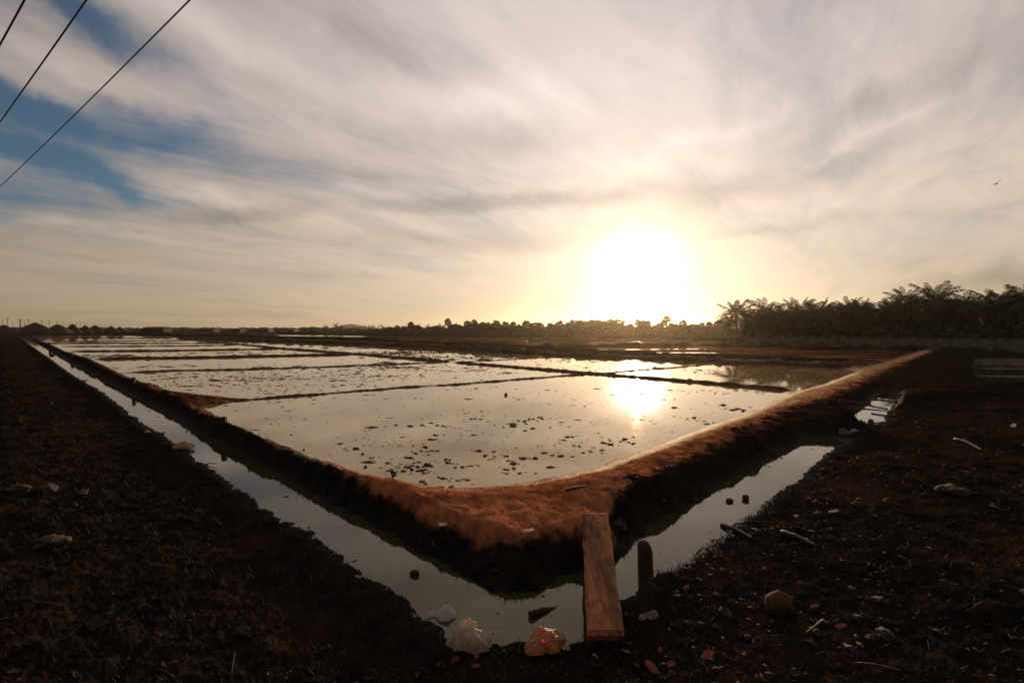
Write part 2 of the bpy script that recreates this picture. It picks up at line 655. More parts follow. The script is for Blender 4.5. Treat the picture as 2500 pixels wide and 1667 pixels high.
M["feather"] = mat_simple("dark_feather", (0.02, 0.018, 0.016), (0.05, 0.045, 0.04), 30.0, 0.7, 0.2, 0.003, 0.3)
M["bag_white"] = mat_plastic("white_polythene", (0.55, 0.50, 0.42), (0.80, 0.76, 0.68), 0.12)
M["bag_clear"] = mat_plastic("milky_polythene", (0.36, 0.27, 0.20), (0.66, 0.54, 0.43), 0.10)
M["bag_peach"] = mat_plastic("peach_polythene", (0.42, 0.17, 0.08), (0.66, 0.32, 0.17), 0.02)
M["bag_green"] = mat_plastic("green_polythene", (0.02, 0.12, 0.07), (0.05, 0.20, 0.12), 0.10)
M["red_film"] = mat_plastic("red_film", (0.55, 0.06, 0.03), (0.65, 0.12, 0.05), 0.0)
M["foam"] = mat_simple("foam_scrap", (0.45, 0.30, 0.20), (0.65, 0.48, 0.34), 20.0, 0.9, 0.4, 0.006, 0.2)
M["husk"] = mat_simple("coconut_husk", (0.045, 0.024, 0.015), (0.11, 0.058, 0.034), 12.0, 0.9, 0.7, 0.012, 0.15)
M["glint_mud"] = mat_simple("pan_mud_glint", (0.10, 0.085, 0.068), (0.20, 0.17, 0.135), 3.0, 0.9, 0.6, 0.01, 0.05)  # sky glint on the wet ridge tops, put into a pale mud colour
M["salt"] = mat_simple("salt_crust", (0.42, 0.34, 0.24), (0.62, 0.54, 0.42), 14.0, 0.28, 0.6, 0.01, 0.9)

# ------------------------------------------------------------------ lie of the land
Z_POND, Z_DITCH, Z_LAND = -0.08, -0.38, 0.05

DITCH_OUT = [(46, 822), (74, 841), (126, 877), (184, 919), (202, 928), (253, 958), (289, 986), (322, 1013), (365, 1042),
             (398, 1058), (425, 1081), (462, 1086), (467, 1108), (481, 1123), (502, 1136), (528, 1150), (553, 1172), (604, 1206),
             (629, 1232), (689, 1264), (757, 1298), (808, 1340), (850, 1374), (898, 1402), (938, 1429), (976, 1456),
             (1000, 1476), (1040, 1510), (1088, 1538), (1108, 1555), (1190, 1567), (1275, 1570), (1380, 1568),
             (1440, 1552), (1490, 1500), (1517, 1466), (1554, 1456), (1580, 1420), (1588, 1390), (1602, 1393), (1649, 1389),
             (1683, 1372), (1708, 1351), (1721, 1332), (1747, 1319), (1776, 1300), (1806, 1274), (1844, 1245),
             (1883, 1215), (1917, 1187), (1959, 1166), (1968, 1149), (1997, 1121), (2030, 1099), (2051, 1084), (2069, 1074)]
DITCH_IN = [(2040, 1066), (2022, 1064), (1986, 1068), (1968, 1079), (1939, 1095), (1899, 1115), (1867, 1133), (1831, 1153),
            (1806, 1165), (1755, 1193), (1704, 1230), (1645, 1257), (1591, 1287), (1579, 1308), (1544, 1317), (1527, 1340),
            (1500, 1356), (1460, 1378), (1415, 1398), (1380, 1408), (1357, 1422), (1326, 1437), (1275, 1449), (1234, 1451),
            (1197, 1446), (1163, 1424), (1136, 1408), (1098, 1391), (1071, 1368), (1040, 1356), (1010, 1347), (986, 1330),
            (959, 1313), (932, 1296), (893, 1274), (850, 1252), (808, 1232), (740, 1191), (680, 1155), (612, 1128),
            (564, 1097), (524, 1076), (459, 1047), (419, 1018), (383, 1000), (343, 978), (296, 953), (253, 931),
            (217, 911), (163, 883), (130, 863), (100, 845), (62, 822)]
DITCH = [pix(x, y, Z_DITCH) for x, y in DITCH_OUT + DITCH_IN]
INNER = [pix(x, y, Z_DITCH) for x, y in [(2300, 985), (2150, 1010), (2075, 1045)] + DITCH_IN] + [Vector((-400, 300, 0)), Vector((300, 500, 0)), Vector((300, 20, 0))]
DITCH2 = [pix(x, y, Z_DITCH) for x, y in
          [(2049, 1023), (2062, 1011), (2083, 1001), (2123, 988), (2135, 973), (2151, 960), (2167, 956), (2190, 962),
           (2184, 981), (2177, 995), (2165, 1004), (2160, 1018), (2158, 1030), (2137, 1035), (2125, 1037), (2118, 1031),
           (2100, 1024), (2086, 1030), (2072, 1026)]]

NEAR_SHORE = [(481, 993), (499, 1002), (521, 1014), (557, 1036), (643, 1072), (705, 1098), (759, 1121), (854, 1150),
              (908, 1163), (981, 1181), (1053, 1192), (1125, 1196), (1198, 1192), (1288, 1181), (1378, 1163), (1469, 1141),
              (1559, 1110), (1650, 1075), (1722, 1046), (1777, 1028), (1831, 1009), (1885, 983), (1925, 967), (1945, 957)]
WEED_SHORE = [(1960, 954), (2010, 940), (2060, 921), (2088, 911), (2094, 907), (2080, 904), (2000, 898), (1867, 892), (1784, 885)]
DIKE_FOOT = [(1650, 880), (1500, 873), (1400, 869), (1250, 864), (1100, 853), (1000, 848), (800, 840), (650, 835), (560, 831), (440, 824)]
LEFT_SHORE = [(75, 821), (98, 833), (119, 839), (134, 846), (155, 857), (217, 877), (292, 913), (333, 931), (380, 940),
              (400, 956), (445, 962), (540, 971), (610, 975), (540, 985)]
BASIN_PX = LEFT_SHORE + NEAR_SHORE + WEED_SHORE + DIKE_FOOT + [(300, 819.5), (190, 818.5)]
BASIN = [pix(x, y, Z_POND) for x, y in BASIN_PX]
RIGHT_PAN = [pix(x, y, Z_POND) for x, y in [(2384, 872), (2480, 871), (2640, 872), (2900, 884), (3100, 950), (2500, 937), (2424, 932), (2376, 915)]]
SAND = [pix(x, y, 0) for x, y in
        [(760, 1115), (835, 1150), (880, 1192), (960, 1240), (1010, 1272), (1085, 1298), (1190, 1308), (1300, 1304), (1420, 1290),
         (1484, 1292), (1478, 1235), (1545, 1172), (1690, 1106), (1815, 1046), (1931, 1000), (2040, 963), (2150, 910),
         (2215, 882), (2275, 858), (2262, 852), (2170, 880), (2100, 900), (2085, 892), (2050, 912), (1945, 945),
         (1830, 1000), (1650, 1060), (1470, 1130), (1290, 1170), (1125, 1185), (980, 1170), (850, 1135)]]
SILT = [pix(x, y, 0) for x, y in [(330, 925), (385, 935), (450, 958), (560, 969), (640, 972), (560, 988), (470, 1000), (440, 975), (390, 958)]]
DRY_PAN = [pix(x, y, 0) for x, y in [(1420, 850), (1560, 845), (1760, 846), (2270, 858), (2255, 866), (2180, 882), (2060, 876), (1860, 868), (1640, 860)]]
MID_PAN = [pix(x, y, 0) for x, y in [(900, 826), (1300, 829), (1780, 833), (1765, 845), (1560, 845), (1420, 848), (1250, 842), (1000, 831)]]


def zone(px, py, rx, ry, amp):
    c = pix(px, py, Z_POND)
    sx = rx / F_PX * c.y
    sy = abs(pix(px, py - ry, Z_POND).y - pix(px, py + ry, Z_POND).y) / 2
    return (c.x, c.y, sx, sy, amp)


ZONES = [zone(*a) for a in [
    (1010, 1138, 130, 24, 0.62), (1250, 1120, 110, 22, 0.50), (1400, 1090, 150, 26, 0.36), (1120, 1060, 220, 30, 0.30),
    (1240, 1035, 120, 22, 0.30), (900, 1090, 150, 26, 0.34), (640, 990, 160, 12, 0.36), (830, 972, 160, 9, 0.42), (760, 1030, 120, 24, 0.22),
    (1110, 950, 60, 5, 0.55), (1560, 1040, 120, 16, 0.30), (1830, 1000, 60, 10, 0.40), (1700, 955, 120, 9, 0.28),
    (560, 935, 250, 22, 0.72), (470, 918, 190, 14, 0.60), (850, 925, 220, 20, 0.62), (1000, 898, 260, 11, 0.62), (780, 900, 200, 9, 0.4),
    (1250, 905, 200, 10, 0.40), (350, 895, 200, 8, 0.25), (300, 868, 120, 5, 0.62), (420, 873, 90, 4, 0.45), (640, 862, 300, 4, 0.22),
    (1150, 872, 200, 5, 0.70), (980, 862, 160, 5, 0.75), (1330, 880, 160, 4, 0.50), (1270, 866, 160, 3, 0.6), (820, 848, 120, 4, 0.6),
    (1900, 912, 180, 16, 0.66), (1930, 908, 150, 13, 0.9), (2030, 910, 70, 9, 0.9), (1780, 915, 60, 14, 0.40), (1650, 884, 120, 4, 0.55), (1560, 900, 120, 6, 0.2),
    (1150, 1030, 430, 70, 0.16), (1500, 985, 260, 50, 0.08), (250, 836, 160, 3, 0.40), (480, 838, 100, 3, 0.3)]]


LANDING = pix(1447, 1266, 0.06)


def land(x, y):
    """height, sand share and wetness of the ground at arrays x, y"""
    x, y = x.astype(np.float32), y.astype(np.float32)
    r = np.hypot(x, y)
    near = r < 75
    w1 = fbm(x * 0.9, y * 0.9, 3) * 0.10 + fbm(x * 4.1 + 3, y * 4.1, 3) * 0.05
    db = sdf_far(x, y, BASIN, 12.0) + w1 * 0.5
    dd = np.minimum(sdf_far(x, y, DITCH, 6.0), sdf_far(x, y, DITCH2, 3.0)) + w1 * 0.35 + fbm(x * 2.6, y * 2.6, 3) * 0.05 - 0.03
    # the walkers' side slopes gently to the water, the pan side is a steep bank
    gentle = smooth(sdf(x, y, INNER), -0.15, 0.25)
    dr = sdf_far(x, y, RIGHT_PAN, 4.0) + w1
    ds = sdf_far(x, y, SAND, 3.0) + w1 * 1.6
    dsi = sdf_far(x, y, SILT, 3.0) + w1 * 2
    ddry = sdf_far(x, y, DRY_PAN, 6.0) + w1 * 4
    dmid = sdf_far(x, y, MID_PAN, 8.0) + w1 * 8
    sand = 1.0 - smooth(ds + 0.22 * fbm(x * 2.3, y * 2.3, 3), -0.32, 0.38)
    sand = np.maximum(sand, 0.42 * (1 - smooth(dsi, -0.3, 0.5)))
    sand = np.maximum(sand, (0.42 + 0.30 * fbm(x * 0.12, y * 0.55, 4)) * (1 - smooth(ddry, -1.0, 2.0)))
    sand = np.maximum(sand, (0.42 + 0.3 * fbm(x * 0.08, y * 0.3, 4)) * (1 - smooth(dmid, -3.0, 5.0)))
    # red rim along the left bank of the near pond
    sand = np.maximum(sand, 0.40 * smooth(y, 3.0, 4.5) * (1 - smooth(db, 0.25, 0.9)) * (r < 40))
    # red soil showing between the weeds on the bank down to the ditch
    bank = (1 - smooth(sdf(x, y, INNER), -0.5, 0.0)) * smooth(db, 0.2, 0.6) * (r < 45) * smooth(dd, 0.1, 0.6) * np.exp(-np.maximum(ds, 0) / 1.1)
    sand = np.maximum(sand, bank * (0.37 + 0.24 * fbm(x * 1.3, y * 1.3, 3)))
    smoothness = np.clip(sand, 0, 1) * (1 - smooth(ds, -0.6, 0.0) * 0.5)
    # open ground
    rough = fbm(x * 0.35, y * 0.35, 3) * 0.07 + fbm(x * 1.7, y * 1.7, 4) * 0.035
    clods = fbm(x * 5.5, y * 5.5, 4, 0.68) * 0.020 + np.maximum(fbm(x * 2.1 + 9, y * 2.1, 3) - 0.25, 0) * 0.06 + np.abs(fbm(x * 17, y * 17, 2, 0.6)) * 0.014
    crumb = np.where(near, clods, 0)
    z = Z_LAND + rough * np.clip(r / 5, 0.4, 1.5) * (1 - 0.7 * smoothness) + crumb * (1.0 - 0.62 * smoothness) + np.minimum(fbm(x * 3.0 + 4, y * 3.0, 3), 0.1) * 0.022 * smoothness * near
    z = z + np.maximum(fbm(x * 11, y * 11, 2), 0.25) * 0.018 * smoothness * (ds > -0.55)
    z = z * (1 - 0.85 * np.maximum(1 - smooth(ddry, -1.0, 3.0), 1 - smooth(dmid, -2.0, 5.0)))
    z = np.where(r > 90, z * np.clip(1 - (r - 90) / 80, 0, 1), z)
    # the bund round the pan stands a little proud of the water
    z = z + 0.02 * np.exp(-((db - 0.75) / 0.45) ** 2) * (r < 60)
    # shore of the pan
    tot = np.maximum(dd, 0) + np.maximum(db, 0)
    k = smooth(db / np.minimum(0.75, np.maximum(0.45 * tot, 0.05)), 0.0, 1.0)
    shore = Z_POND + 0.022 + np.maximum(db, 0) * 0.10 + np.maximum(crumb, -0.01) * 0.4
    z = np.where(db > 0, shore * (1 - k) + z * k, z)
    dens = np.zeros_like(x)
    for (cx, cy, sx, sy, amp) in ZONES:
        q = ((x - cx) / sx) ** 2 + ((y - cy) / sy) ** 2
        dens = np.maximum(dens, amp * np.exp(-q * 0.8))
    dens = dens * (1 - 0.55 * smooth(r, 14, 22))
    spn = fbm(x * 3.4, y * 4.4, 4, 0.62) + 0.35 * pnoise(x * 0.8, y * 0.8)
    spf = fbm(x * 1.5, y * 2.6, 4, 0.66) + 0.35 * pnoise(x * 0.5, y * 0.5)
    mixr = smooth(r, 15, 24)
    sp = spn * (1 - mixr) + spf * mixr
    t = 1.06 - 1.02 * (dens + 0.10)
    floor = Z_POND - 0.045 + 0.085 * smooth(sp, t, t + 0.42)
    floor = floor - 0.02 * smooth(-db, 0.0, 0.6)
    z = np.where(db <= 0, np.minimum(floor, Z_POND + 0.012 + 0.06 * smooth(sp, t, t + 0.5)), z)
    z = np.where((db <= 0) & (db > -0.25), np.maximum(z, Z_POND + 0.012 + db * 0.16), z)
    # the landing at the pan end of the plank
    q = np.exp(-(((x - LANDING.x) / 0.30) ** 2 + ((y - LANDING.y) / 0.26) ** 2) ** 1.5)
    landing = q
    # right-hand pan
    k = smooth(dr, -0.3, 0.9)
    z = np.where(dr < 0.9, (Z_POND - 0.05) * (1 - k) + z * k, z)
    # ditches: a steep bank, a soft bed
    wbank = 0.55 + 0.25 * fbm(x * 0.8 + 5, y * 0.8, 2)
    k = smooth(dd / (np.minimum(wbank, np.maximum(0.55 * tot, 0.05)) * (1 - gentle) + 4.2 * gentle), 0.0, 1.0)
    k = np.where(gentle > 0.5, np.clip(dd / 4.6, 0, 1) ** 1.15, k)
    toe = Z_DITCH + 0.004 + np.clip(dd, 0, 0.8) * (0.35 - 0.29 * gentle) + crumb * 0.9
    z = np.where(dd > 0, toe * (1 - k) + z * k, z)
    z = np.where(dd <= 0, np.maximum(Z_DITCH + 0.004 + dd * 0.5 + crumb * 0.5 * (dd > -0.15), Z_DITCH - 0.35), z)
    z = np.maximum(z, (z * (1 - landing) + 0.075 * landing))
    wet = np.maximum(1 - smooth(dd, 0.02, 0.30), (1 - smooth(db, 0.02, 0.35)) * 0.7)
    wet = np.where(db < 0, 0.8, wet)
    sand = sand * smooth(dd, 0.12, 0.42)
    sand = np.maximum(sand, landing)
    # sun glint on the wet shore, painted as a pale rim in the soil colour
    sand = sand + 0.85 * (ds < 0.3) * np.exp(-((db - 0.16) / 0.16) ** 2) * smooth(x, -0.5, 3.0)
    sand = sand + 0.35 * (ds < 0.0) * smooth(x, 1.5, 6.0)
    sand = np.where(db < -0.1, 0.15, sand)
    return z, sand, wet, db, dd


def build_ground():
    fa = np.linspace(math.radians(-56), math.radians(56), 1060)
    ca = np.linspace(math.radians(56), math.radians(304), 92)[1:-1]
    th = np.concatenate([fa, ca])
    rs, r = [], 0.5
    while r < 70:
        rs.append(r)
        r += max(0.022, 0.0064 * r)
    dr = 0.45
    while r < 1800:
        rs.append(r)
        dr *= 1.14
        r += dr
    rs = np.array(rs)
    R, T = np.meshgrid(rs, th, indexing="ij")
    X, Y = (R * np.sin(T)).ravel(), (R * np.cos(T)).ravel()
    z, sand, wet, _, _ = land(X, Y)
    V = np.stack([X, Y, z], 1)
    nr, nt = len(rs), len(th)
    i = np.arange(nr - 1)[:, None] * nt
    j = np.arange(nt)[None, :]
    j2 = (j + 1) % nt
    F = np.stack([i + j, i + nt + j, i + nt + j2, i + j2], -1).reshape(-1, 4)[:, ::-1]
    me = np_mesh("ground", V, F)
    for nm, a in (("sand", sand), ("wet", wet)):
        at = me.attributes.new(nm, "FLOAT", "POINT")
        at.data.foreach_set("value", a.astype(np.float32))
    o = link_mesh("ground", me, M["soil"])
    tag(o, kind="structure")
    if me.polygons[len(me.polygons) // 3].normal.z < 0:
        me.flip_normals()
    print("ground quads", len(F))


build_ground()


def height(x, y):
    z, *_ = land(np.array([x], np.float32), np.array([y], np.float32))
    return float(z[0])


def on_ground(px, py, guess=0.05):
    """the point of the ground seen through a photograph pixel"""
    z = guess
    for _ in range(6):
        p = pix(px, py, z)
        z = 0.5 * z + 0.5 * height(p.x, p.y)
    p = pix(px, py, z)
    return Vector((p.x, p.y, height(p.x, p.y)))


# ------------------------------------------------------------------ water
def sheet(name, pts, z, mat):
    me = make_mesh(name, [(p[0], p[1], z) for p in pts], [list(range(len(pts)))])
    if me.polygons[0].normal.z < 0:
        me.flip_normals()
    o = link_mesh(name, me, mat)
    tag(o, kind="structure")
    return o


LINE_A = [(540, 981), (687, 970), (850, 957), (973, 947), (1125, 938), (1270, 926), (1415, 915), (1451, 913), (1650, 897), (1784, 885)]
LINE_B = [(440, 827), (524, 836), (600, 842), (690, 851), (800, 859), (880, 865), (963, 872), (1104, 884), (1250, 896), (1451, 913), (1650, 929), (1800, 942), (1945, 955)]
LINE_C = [
    [(289, 911), (420, 905), (600, 902), (850, 894), (960, 889), (1053, 886), (1104, 884)],
    [(217, 878), (350, 875), (506, 873), (680, 869), (831, 866), (880, 865)],
    [(155, 858), (300, 857), (420, 856), (542, 854), (669, 852), (690, 851)],
    [(134, 846), (300, 845.5), (450, 844.5), (600, 842)],
    [(119, 839), (260, 838.5), (400, 838), (560, 838.5)],
    [(98, 833), (200, 832.5), (320, 831.5), (480, 831.5)],
    [(83, 826.5), (220, 826), (330, 825.5), (440, 826)],
]
LINE_D = [
    [(1104, 884), (1200, 880), (1288, 875), (1360, 873), (1460, 871)],
    [(880, 865), (960, 862), (1060, 861), (1160, 857)],
    [(760, 856), (860, 852), (960, 849)],
]


def sub(line, a, b):
    i, j = line.index(a), line.index(b)
    return line[i:j + 1] if i <= j else line[j:i + 1][::-1]


X_AB = (1451, 913)
CELLS = [
    [(540, 981)] + NEAR_SHORE + sub(LINE_B, (1945, 955), X_AB) + sub(LINE_A, X_AB, (540, 981))[1:-1],
    [(292, 913), (333, 931), (380, 940), (400, 956), (445, 962), (540, 971), (610, 975)] + sub(LINE_A, (687, 970), X_AB)
    + sub(LINE_B, X_AB, (1104, 884))[1:] + LINE_C[0][::-1][1:-1],
    [(217, 878)] + LINE_C[0] + sub(LINE_B, (1104, 884), (880, 865))[1:] + LINE_C[1][::-1][1:-1],
    LINE_C[2] + sub(LINE_B, (690, 851), (880, 865))[1:] + LINE_C[1][::-1][1:],
    LINE_C[3] + sub(LINE_B, (600, 842), (690, 851))[1:] + LINE_C[2][::-1][1:],
    LINE_C[4] + [(600, 842)] + LINE_C[3][::-1][1:],
    LINE_C[5] + [(524, 836), (560, 838.5)] + LINE_C[4][::-1][1:],
    LINE_C[6] + [(480, 831.5)] + LINE_C[5][::-1][1:],
    [(75, 821), (190, 818.5), (300, 819.5), (440, 824)] + LINE_C[6][::-1],
    sub(LINE_A, X_AB, (1784, 885)) + [(1867, 892), (2000, 898), (2080, 904), (2094, 907), (2088, 911), (2060, 921), (2010, 940), (1960, 954), (1945, 955)]
    + sub(LINE_B, (1945, 955), X_AB)[1:-1],
    LINE_D[0] + [(1500, 873), (1650, 880), (1784, 885)] + sub(LINE_A, (1784, 885), X_AB)[1:] + sub(LINE_B, X_AB, (1104, 884))[1:-1],
    LINE_D[1] + [(1250, 864), (1400, 869), (1460, 871)] + LINE_D[0][::-1][1:] + [(963, 872)],
    [(440, 824), (560, 831), (650, 835), (800, 840), (1000, 848), (1100, 853), (1160, 857)] + LINE_D[1][::-1][1:] + sub(LINE_B, (880, 865), (440, 827))[1:],
]
for k, cell in enumerate(CELLS):
    pts = [pix(x, y, Z_POND) for x, y in cell]
    sheet("pond_water", grow(pts, 0.12), Z_POND - 0.004 * (k % 4), M["brine"])
sheet("ditch_water", grow(DITCH, 0.35), Z_DITCH, M["ditch"])
sheet("ditch_water", grow(DITCH2, 0.35), Z_DITCH, M["ditch"])
sheet("pan_water", grow(RIGHT_PAN, 0.3), Z_POND - 0.006, M["ditch"])
# distant pans beyond the dike
FAR_PANS = [
    [(612, 819), (700, 820.5), (850, 822), (1000, 823.2), (1040, 823), (880, 820.5), (760, 818.2), (640, 817)],
    [(760, 815.2), (900, 815.8), (1050, 817.5), (1260, 820.2), (1260, 819.2), (1050, 816.2), (880, 814.8), (760, 814.6)],
    [(960, 825.3), (1200, 827), (1480, 828.3), (1720, 830.5), (1720, 829.3), (1450, 826.2), (1200, 823.5), (1050, 822.6)],
    [(1420, 840.5), (1550, 843.3), (1690, 841.5), (1770, 838.5), (1700, 834), (1560, 832.5), (1450, 833.5)],
    [(1060, 829), (1200, 832.5), (1330, 836), (1400, 835), (1300, 832), (1180, 829)],
    [(1440, 853.2), (1700, 851.2), (1900, 853), (1900, 854.6), (1700, 853.4), (1440, 855.2)],
    [(1500, 859.8), (1800, 861), (2080, 866), (2080, 867.6), (1800, 863.2), (1500, 861.8)],
    [(1900, 859), (2200, 861.6), (2235, 859.6), (1950, 857)],
    [(1600, 847.5), (1760, 847), (1900, 849), (1760, 848.6), (1600, 849)],
    [(1260, 840), (1330, 842.5), (1420, 844.5), (1420, 843), (1340, 839.5)],
]
for k, cell in enumerate(FAR_PANS):
    sheet("pan_water", [pix(x, y, 0.03) for x, y in cell], 0.03 + 0.004 * k, M["brine"])


# ------------------------------------------------------------------ bunds
def ridge(name, pts, width, hgt, mat, base=None, lump=0.3, step=None, seed=0, kind="structure", nsec=9):
    """an uneven earth bank along a polyline of world points"""
    P = [Vector((p[0], p[1], 0)) for p in pts]
    acc, Q = 0.0, [P[0]]
    for a, b in zip(P[:-1], P[1:]):
        L = (b - a).length
        s = step or max(0.10, 0.006 * (a.length + b.length) / 2)
        n = max(1, int(L / s))
        for i in range(1, n + 1):
            Q.append(a.lerp(b, i / n))
    Q = np.array([(q.x, q.y) for q in Q])
    T = np.gradient(Q, axis=0)
    T /= np.linalg.norm(T, axis=1, keepdims=True) + 1e-9
    N = np.stack([-T[:, 1], T[:, 0]], 1)
    n = len(Q)
    wig = fbm(Q[:, 0] * 0.5 + seed, Q[:, 1] * 0.5, 3) * 0.16 * width
    Q = Q + N * wig[:, None]
    base = Z_POND - 0.05 if base is None else base
    u = np.linspace(-1, 1, nsec)
    prof = (1 - np.abs(u) ** 2.2)
    w = width * (0.5 + 0.16 * fbm(Q[:, 0] * 0.9 + seed, Q[:, 1] * 0.9 + 3, 3))
    hh = hgt * (1 + lump * fbm(Q[:, 0] * 0.8 + seed, Q[:, 1] * 0.8, 4, 0.6))
    end = np.clip(np.minimum(np.arange(n), n - 1 - np.arange(n)) / 4, 0.25, 1)
    X = Q[:, None, 0] + N[:, None, 0] * u[None] * w[:, None]
    Y = Q[:, None, 1] + N[:, None, 1] * u[None] * w[:, None]
    Z = base + (hh * end)[:, None] * prof[None] * (1 + 0.30 * fbm(X * 3.1 / max(width, 0.6), Y * 3.1 / max(width, 0.6), 3, 0.6))
    Z = Z + (0.02 if hgt < 0.4 else 0.10) * fbm(X * 5, Y * 5, 2) * prof[None]
    V = np.stack([X, Y, Z], -1).reshape(-1, 3)
    i = np.arange(n - 1)[:, None] * nsec
    j = np.arange(nsec - 1)[None]
    F = np.stack([i + j, i + nsec + j, i + nsec + j + 1, i + j + 1], -1).reshape(-1, 4)
    me = np_mesh(name, V, F)
    o = link_mesh(name, me, mat)
    if me.polygons[len(F) // 2].normal.z < 0:
        me.flip_normals()
    tag(o, kind=kind)
    return o


def W(line, z=Z_POND):
    return [pix(x, y, z) for x, y in line]


ridge("earth_bund", W(LINE_A[:8]), 0.55, 0.10, M["bund"], seed=1)
ridge("earth_bund", W(LINE_A[7:]), 0.42, 0.09, M["bund"], seed=2)
ridge("earth_bund", W(LINE_B[:8]), 0.8, 0.19, M["bund"], seed=3, lump=0.2)
ridge("earth_bund", W(LINE_B[7:]), 0.55, 0.16, M["bund"], seed=4, lump=0.2)
for k, (w, h) in enumerate([(0.5, 0.11), (0.7, 0.19), (0.6, 0.17), (0.55, 0.15), (0.5, 0.14), (0.5, 0.14), (0.6, 0.18)]):
    ridge("earth_bund", W(LINE_C[k]), w, h, M["bund"], seed=10 + k, lump=0.22)
for k, l in enumerate(LINE_D):
    ridge("earth_bund", W(l), 0.5, 0.08, M["bund"], seed=20 + k)
ridge("dike", [pix(x, y - 0.5, 0) + Vector((0, 1.6, 0)) for x, y in [(430, 826), (560, 830), (650, 833), (800, 838), (1000, 847), (1120, 853), (1250, 861), (1330, 865)]],
      3.2, 0.52, M["dike"], base=-0.12, seed=31, lump=0.35)
ridge("dike", [pix(x, y, 0) + Vector((0, 1.2, 0)) for x, y in [(1300, 864), (1400, 868), (1500, 872), (1650, 878), (1867, 889), (2020, 894), (2100, 897), (2190, 889)]],
      2.0, 0.34, M["dike"], base=-0.12, seed=32, lump=0.4)
ridge("mud_bank", [pix(x, y, 0) for x, y in [(1280, 848), (1400, 845), (1520, 844), (1620, 843), (1700, 843)]], 3.0, 0.40, M["dike"], base=-0.05, seed=33, lump=0.6)
ridge("mud_bank", [pix(x, y, 0) for x, y in [(880, 823.5), (1050, 825.5), (1260, 829), (1420, 830), (1700, 832.5)]], 4.0, 0.30, M["dike"], base=-0.05, seed=34, lump=0.5)
ridge("mud_bank", [pix(x, y, 0) for x, y in [(430, 815), (520, 816.5), (600, 817.5), (680, 818.0)]], 6.0, 0.8, M["dike"], base=-0.1, seed=35, lump=0.5)
for k, (y0, y1) in enumerate([(884, 885), (896, 900), (914, 920), (877, 878)]):
    ridge("pan_ridge", [pix(x, y, 0) for x, y in [(2385 - 6 * k, y0), (2500, (y0 * 0.7 + y1 * 0.3)), (2800, y1)]], 0.30, 0.06, M["glint_mud"], base=Z_POND - 0.02, seed=40 + k)
# low embankment along the left skyline
ridge("embankment", [at_depth(x, 812, d) for x, d in [(-420, 215), (-200, 235), (0, 255), (150, 275), (300, 300), (450, 320), (700, 330), (900, 320)]],
      30.0, 2.7, M["dike"], base=-0.3, seed=50, lump=0.12, step=1.5, nsec=13)

# ------------------------------------------------------------------ vegetation meshes
def ordinal(n):
    W1 = ["first", "second", "third", "fourth", "fifth", "sixth", "seventh", "eighth", "ninth", "tenth", "eleventh", "twelfth",
          "thirteenth", "fourteenth", "fifteenth", "sixteenth", "seventeenth", "eighteenth", "nineteenth"]
    if n <= 19:
        return W1[n - 1]
    tens = {2: ("twentieth", "twenty"), 3: ("thirtieth", "thirty"), 4: ("fortieth", "forty"), 5: ("fiftieth", "fifty"), 6: ("sixtieth", "sixty"), 7: ("seventieth", "seventy"), 8: ("eightieth", "eighty"), 9: ("ninetieth", "ninety")}
    a, b = divmod(n, 10)
    return tens[a][0] if b == 0 else tens[a][1] + "-" + W1[b - 1]


def frond_mesh(droop, seed, npair=24):
    """one coconut frond, unit length along +X, arching by droop, leaflets hanging in two rows"""
    rnd = random.Random(seed)
    mb = MB()
    def spine(t):
        return Vector((t * (1 - 0.16 * droop * t), 0.02 * math.sin(3 * t + seed), 0.30 * t - droop * t * t))
    mb.tube([spine(i / 8) for i in range(9)], [0.013 * (1 - 0.85 * i / 8) for i in range(9)], n=4)
    for k in range(npair):
        t = 0.14 + 0.86 * k / (npair - 1)
        p = spine(t)
        d = (spine(min(t + 0.02, 1.0)) - spine(t - 0.02)).normalized()
        L = (0.10 + 0.19 * math.sin(math.pi * min(1, 0.12 + 0.85 * t)) ** 0.8) * rnd.uniform(0.8, 1.1)
        for s in (-1, 1):
            out = (d * rnd.uniform(0.55, 0.8) + Vector((0, s, 0)) * rnd.uniform(0.6, 0.85) + Vector((0, 0, rnd.uniform(-0.45, 0.0)))).normalized()
            mid = p + out * L * 0.55
            tip = p + out * L + Vector((0, 0, -L * rnd.uniform(0.25, 0.6)))
            w = d * 0.014
            mb.add([p - w * 0.6, p + w * 0.6, mid + w, mid - w, tip], [(0, 1, 2, 3), (3, 2, 4)])
    return mb.mesh("frond")


FRONDS = {}
for kind, droops in (("up", (0.25, 0.38)), ("mid", (0.62, 0.8)), ("low", (1.05, 1.25))):
    FRONDS[kind] = [frond_mesh(d, i + int(d * 10)) for i, d in enumerate(droops)]
    for me in FRONDS[kind]:
        me.materials.append(M["leaf"])


def trunk_mesh(name, h, r0, r1, lean, seed, n=8):
    rnd = random.Random(seed)
    mb = MB()
    a = rnd.uniform(0, 6.28)
    pts, rad = [], []
    for i in range(10):
        t = i / 9
        q = lean * h * t * t
        pts.append((math.cos(a) * q, math.sin(a) * q, h * t))
        rad.append((r0 + (r1 - r0) * t) * (1.25 if i == 0 else 1.0) * (1.06 if i % 2 else 0.97))
    mb.tube(pts, rad, n=n)
    return mb.mesh("trunk", True), Vector(pts[-1])


